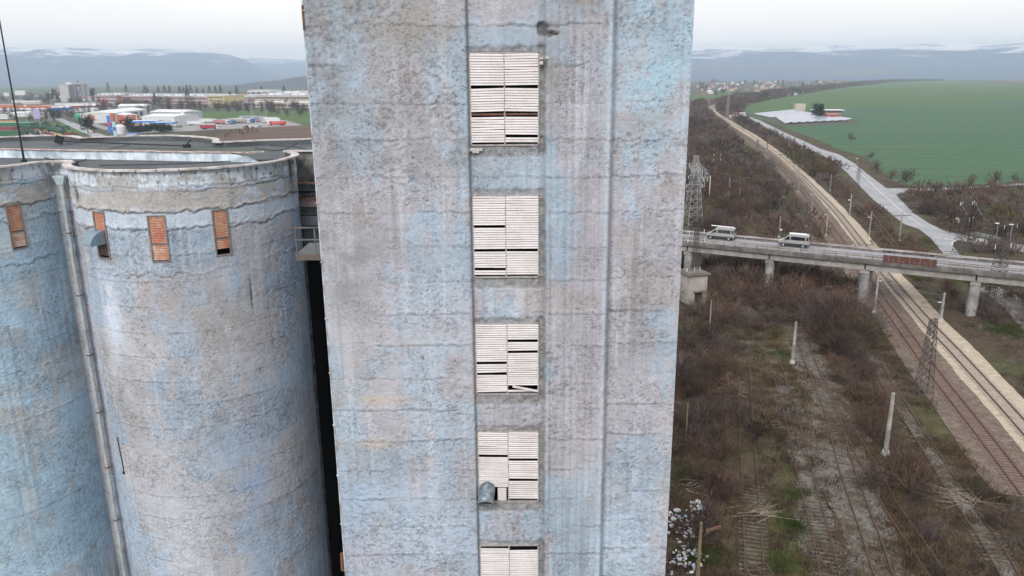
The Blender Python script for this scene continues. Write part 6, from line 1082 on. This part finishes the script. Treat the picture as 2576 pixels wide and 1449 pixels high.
for x, y, h, m_, lb in ((215,760,13,brt,'tall blue and pink price sign pylon at the station'), (345,830,10,mat('sign_cyan',(.35,.55,.68),.6),'pale blue price board beside the station entrance'), (1990,545,12,wwh,'white sail shaped sign with a blue stripe')):
    b0 = GP('B', x, y); t = thing('sign_pylon', lb, 'sign', tuple(b0)); b = MB(); b.box((0,0,h/2),(2.2 if x < 1900 else 3.4,.8,h), taper=.55 if x > 1900 else 1); b.build('board', m_, t); b = MB(); b.box((0,-.45,h*.5),(1.0 if x > 1900 else 2.0,.1,h*.25)); b.build('stripe', mat('sign_pink',(.55,.05,.30),.6) if x < 300 else blu, t)
t = hut('bus_shelter', 'B', 740, 862, 7, 2.5, 2.8, mat('shelter_glass', (.35,.42,.60), .3), blu, 'small blue bus shelter by the near roadside', over=.4)
# vehicles
tyb = MB(); tyb.tube((0,-.18,0),(0,.18,0),.5,n=10); ty_me = tyb.mesh('wheel'); ty_me.materials.append(tyre_m)
def truck(p, rz, tm, cm, lb, rigid=False, trailer=True, rm_=None, L_=13.4, text=None):
    t = thing('lorry', lb, 'truck', (p[0], p[1], 0), rz, None)
    if trailer:
        b = MB(); b.box((0,0,2.45), (L_,2.5,2.7)); b.build('trailer', tm, t); b = MB(); b.box((0,0,3.84), (L_,2.52,.10)); b.build('trailer_roof', rm_ or wro, t); b = MB(); b.box((0,0,1.0), (L_-1,1.2,.3)); b.build('chassis', tyre_m, t)
    x0 = -L_/2-1.6 if trailer else 0
    prof = [(x0-1.2,.6),(x0-1.25,1.9),(x0-1.05,3.0),(x0-.6,3.55),(x0+1.1,3.7),(x0+1.1,.6)]
    b = MB(); b.side(prof, -1.22, 1.22); b.build('cab', cm, t); b = MB(); b.box((x0-1.2,0,2.35), (.12,2.1,.9), ry=.12); b.build('windscreen', dkb, t)
    for s in (-1,1): b = MB(); b.box((x0-.3,s*1.23,2.3), (1.0,.05,.8)); b.build('side_window', dkb, t)
    for x in ([x0-.2, x0+2.2] + ([L_/2-2.0, L_/2-3.3, L_/2-4.6] if trailer else [])):
        for s in (-1,1): w_ = link('wheel', ty_me, None, t); w_.location = (x, s*1.1, .5)
    if text:
        cu = bpy.data.curves.new('lettering', 'FONT'); cu.body = text; cu.size = 1.35; o = bpy.data.objects.new('tmp', cu); col.objects.link(o); bpy.context.view_layer.update(); me = bpy.data.meshes.new_from_object(o.evaluated_get(bpy.context.evaluated_depsgraph_get())); bpy.data.objects.remove(o); o = link('lettering', me, wwh, t); o.location = (-L_*.33, -1.27, 2.3); o.rotation_euler = (math.pi/2,0,0)
    return t
crt = mat('trailer_crimson', (.30,.035,.055), .6, n1=(.5,.1)); rdt = mat('trailer_red', (.48,.03,.035), .6, n1=(.5,.1)); ptk = mat('trailer_pink', (.42,.16,.19), .6, n1=(.5,.1)); gtr = mat('trailer_grey', (.22,.24,.28), .6, n1=(.5,.1)); ytr = mat('trailer_khaki', (.30,.27,.20), .6, n1=(.5,.1))
W_ = wwh
TK = [((350,478), math.pi-.12, crt, W_, 'crimson lorry trailer with white cab, nearest at the left of the truck park'), ((1810,395), .03, rdt, W_, 'bright red lorry trailer with white lettering, nearest at the right of the truck park'), ((600,370), math.pi-.45, ptk, W_, 'pinkish lorry with white cab beside the crimson trailer'), ((745,368), math.pi-.5, gtr, blu, 'dark lorry with blue cab in the row behind the crimson trailer'),
      ((870,345), math.pi-.2, gtr, W_, 'grey box lorry without visible front in the truck row'), ((1030,350), math.pi-.3, ytr, W_, 'khaki lorry with cream white cab'), ((1170,335), math.pi-.6, gtr, blu, 'lorry with bright blue cab in the middle of the truck park'), ((1210,278), .1, gtr, W_, 'farther grey trailer with white cab, left of the two behind'), ((1440,285), .05, gtr, W_, 'long grey blue trailer behind, right one of the two'),
      ((1700,340), .05, wwh, W_, 'first white lorry behind the red lettered trailer'), ((1680,325), .05, wwh, blu, 'white lorry with blue cab behind the red lettered trailer'), ((1640,310), .05, wwh, W_, 'farthest white lorry of the group behind the red trailer'), ((300,340), math.pi, wwh, W_, 'white lorry behind the crimson trailer'), ((60,395), math.pi-.1, wwh, W_, 'white lorry at the left edge of the truck park')]
for (x, y), rz, tm, cm, lb in TK: truck(GP('C', x, y), rz, tm, cm, lb, text='Rafael Transov' if 'lettered' not in lb and 'lettering' in lb else None)
def car(p, rz, m_, lb, group=None):
    t = thing('car', lb, 'car', (p[0], p[1], 0), rz, group); b = MB(); b.side([(-2.1,.35),(-2.1,.85),(-1.2,1.0),(-.6,1.45),(.9,1.45),(1.6,1.0),(2.1,.9),(2.1,.35)], -.85, .85); b.build('body', m_, t)
    for s in (-1,1): b = MB(); b.box((.15,s*.86,1.2),(1.5,.03,.35)); b.build('window', dkb, t)
    for x in (-1.3,1.3):
        for s in (-1,1): b = MB(); b.tube((x,s*.75,.32),(x,s*.9,.32),.32,n=8); b.build('wheel', tyre_m, t)
for i, (x, m_, c) in enumerate(((1165,tyre_m,'dark'),(1230,wwh,'white'),(1300,wwh,'white'),(1360,wwh,'white'),(1415,gtr,'grey'))): car(GP('C', x, 432), 1.4, m_, '%s car, number %s from the left in the short row before the truck park' % (c, ('one','two','three','four','five')[i]))
car(GP('C',1390,325), .4, red_m, 'small red van among the lorries'); car(GP('A',1600,975), 2.2, gtr, 'dark car driving on the town road, farther one'); car(GP('A',2140,1190), 2.3, crt, 'reddish dark car driving on the town road, nearer one'); car(GP('A',1320,900), 2.1, wwh, 'car with headlights on the town road')
for i in range(22): car(GP('A', 1300+((i*137) % 950), 655+((i*31) % 90)), random.uniform(0,3), random.choice((wwh,wwh,gtr,blu,red_m)), 'parked car in the dealer yard beyond the town road', 'cars parked in the dealer yard')
for i, (x, y, w, m_, r_, lb) in enumerate(((1350,700,24,blu,wro,'blue fronted shop with white roof beyond the town road'),(1180,650,30,wwh,wro,'white canopy roof left of the blue shop'),(1800,655,44,red_m,wro,'long red and white trailers in the yard beyond the road'),(1900,590,90,wwh,wro,'long row of white roofs behind the dealer yard'),(2120,640,24,blu,wro,'blue lorry bodies at the right of the dealer yard'),(2120,720,36,wwh,wro,'low white shed at the right of the dealer yard'),(330,680,110,ora,ora,'long row of orange machines and roofs at the far left'),(60,625,36,ora,wro,'orange roof above the long orange row'),(500,750,60,gro,wro,'pale shed row left of the dark scrub'),(640,830,40,wwh,wro,'white low roof left of the town road'),(480,835,18,wwh,wro,'small white shed behind the green machines'),(30,885,14,wwh,wro,'small white shed at the far left edge'),(1950,885,24,mat('tarpaulin',(.08,.36,.27),.6),mat('tarpaulin',(.1,.4,.3)),'green covered stall beside the lane'),(430,520,26,wwh,wro,'white building below the billboard'),(700,550,30,cre,wro,'pale roofs left of the blue sign post'),(2300,430,60,pnk,tile,'pink wall right beside the high-rise'))):
    hut('low_building', 'A', x, y, w, 10, 4.5, m_, r_, lb, rh=0 if i % 2 else 1.2)
for (x, y, w_, h_, z_, lb) in ((495,530,18,8,14,'large white billboard on posts at the far left'),(180,540,9,6,13,'small white billboard at the far left'),(870,1000,6,9,5,'violet and pink banner sign beside the machine yard')):
    t = thing('billboard', lb, 'billboard', tuple(GP('A', x, y))); b = MB(); b.box((0,0,z_+h_/2),(w_,.6,h_)); b.build('board', wwh if x != 870 else mat('sign_violet',(.40,.34,.55),.6), t)
    for s in (-.3,.3): b = MB(); b.box((w_*s,0,z_/2),(.6,.6,z_)); b.build('post', gtr, t)
for (x, y, h, lb) in ((710,520,24,'tall thin mast with green flag left of the blue sign post'),(855,570,16,'blue and white sign post in the far yard'),(1200,760,26,'white mast with red stripes beside the town road'),(620,1010,18,'thin lighting mast over the machine yard, left one'),(1960,860,20,'thin lighting mast by the lane')):
    t = thing('mast', lb, 'mast', tuple(GP('A', x, y))); b = MB(); b.tube((0,0,0),(0,0,h),.35,.2,n=6); b.build('shaft', st_l if x != 855 else blu, t); b = MB(); b.box((.8,0,h-1),(2.2,.2,1.6)); b.build('head', grn_m if x == 710 else wwh, t)
# farm machines in the dealer yard
def machine(kind, p, rz, m_, lb, group):
    t = thing(kind, lb, 'farm machine', (p[0], p[1], 0), rz, group)
    if kind == 'combine_harvester':
        b = MB(); b.side([(-3.2,1.1),(-3.2,2.6),(-2.0,3.6),(2.4,3.6),(3.3,2.8),(3.3,1.2)], -1.4, 1.4); b.build('body', m_, t); b = MB(); b.box((-3.6,0,2.9),(1.2,1.8,1.6)); b.build('cab', dkb, t); b = MB(); b.box((-5.2,0,.9),(1.0,5.2,.9)); b.build('header', mat('machine_yellow',(.40,.30,.07),.6), t)
        for x, r in ((-2.2,.95),(2.4,.6)):
            for s in (-1,1): b = MB(); b.tube((x,s*1.4,r),(x,s*1.9,r),r,n=10); b.build('wheel', tyre_m, t)
    elif kind == 'tractor':
        b = MB(); b.box((-1.4,0,1.5),(2.4,1.0,1.0)); b.build('bonnet', m_, t); b = MB(); b.box((.5,0,2.1),(1.5,1.5,1.9)); b.build('cab', dkb, t); b = MB(); b.box((.5,0,3.1),(1.7,1.7,.15)); b.build('cab_roof', m_, t)
        for x, r in ((-2.0,.6),(.8,.95)):
            for s in (-1,1): b = MB(); b.tube((x,s*.8,r),(x,s*1.25,r),r,n=10); b.build('wheel', tyre_m, t)
    else:
        b = MB(); b.box((0,0,1.1),(4.6,.3,.3)); b.build('beam', m_, t)
        for k in range(6): b = MB(); b.box((-2+k*.8,0,.6),(.12,1.8,1.1), rz=.3); b.build('tine', m_, t)
        b = MB(); b.box((0,.9,1.7),(1.2,.8,.9)); b.build('hopper', m_, t)
g = random.Random(3)
for i in range(70):
    x = g.uniform(150,1750); y = g.uniform(1010,1260)
    if y < 1010+(x-1250)*.45: continue
    red = y > 1150 and g.random() < .8 or g.random() < .1; k = g.choice(('combine_harvester','tractor','tractor')) if not red else 'plough'
    machine(k, GP('A', x, y), g.uniform(0,3.1), red_m if red else grn_m, {'plough':'red tillage implement in the lower rows of the machine yard','tractor':'green tractor in the machine yard','combine_harvester':'green combine harvester in the machine yard'}[k], {'plough':'red implements in the machine yard','tractor':'green tractors in the machine yard','combine_harvester':'green harvesters in the machine yard'}[k])
hut('green_shed', 'A', 330, 1110, 28, 8, 5, grn_m, mat('tarpaulin',(.1,.4,.3)), 'long green machine body block at the left of the yard'); hut('yellow_shed', 'A', 160, 1060, 14, 5, 5, yel, ora, 'yellow topped trailer left of the green block'); hut('green_trailer', 'A', 80, 1290, 24, 5, 4, grn_m, grn_m, 'green container at the bottom left behind the parapet'); hut('red_trailer', 'A', 120, 1210, 12, 6, 4.5, red_m, red_m, 'red machine left of the antenna in the yard')
# ================================================================== VILLAGE
W2 = sample([(1752,246),(1752,213),(1900,207),(2120,207),(2200,207),(2110,216),(1980,233),(1850,240)], 6.0); W2 = W2[:85]
for i, p in enumerate(W2):
    k = i % 4 if i % 3 else i % 2; wl_, rf, nm = ((cre, tile, 'house with red tiled roof in the distant village'), (brn, tile, 'house with red tiled roof in the distant village'), (wwh, wro, 'house with pale roof in the distant village'), (cre, gro, 'house with grey roof in the distant village'))[k]
    hut('village_house', None, p[0], p[1], g.uniform(8,14), g.uniform(7,10), g.uniform(3,5.5), wl_, rf, nm, 'house', rz=g.uniform(0,3.1), rh=3, group='village houses far down the valley')
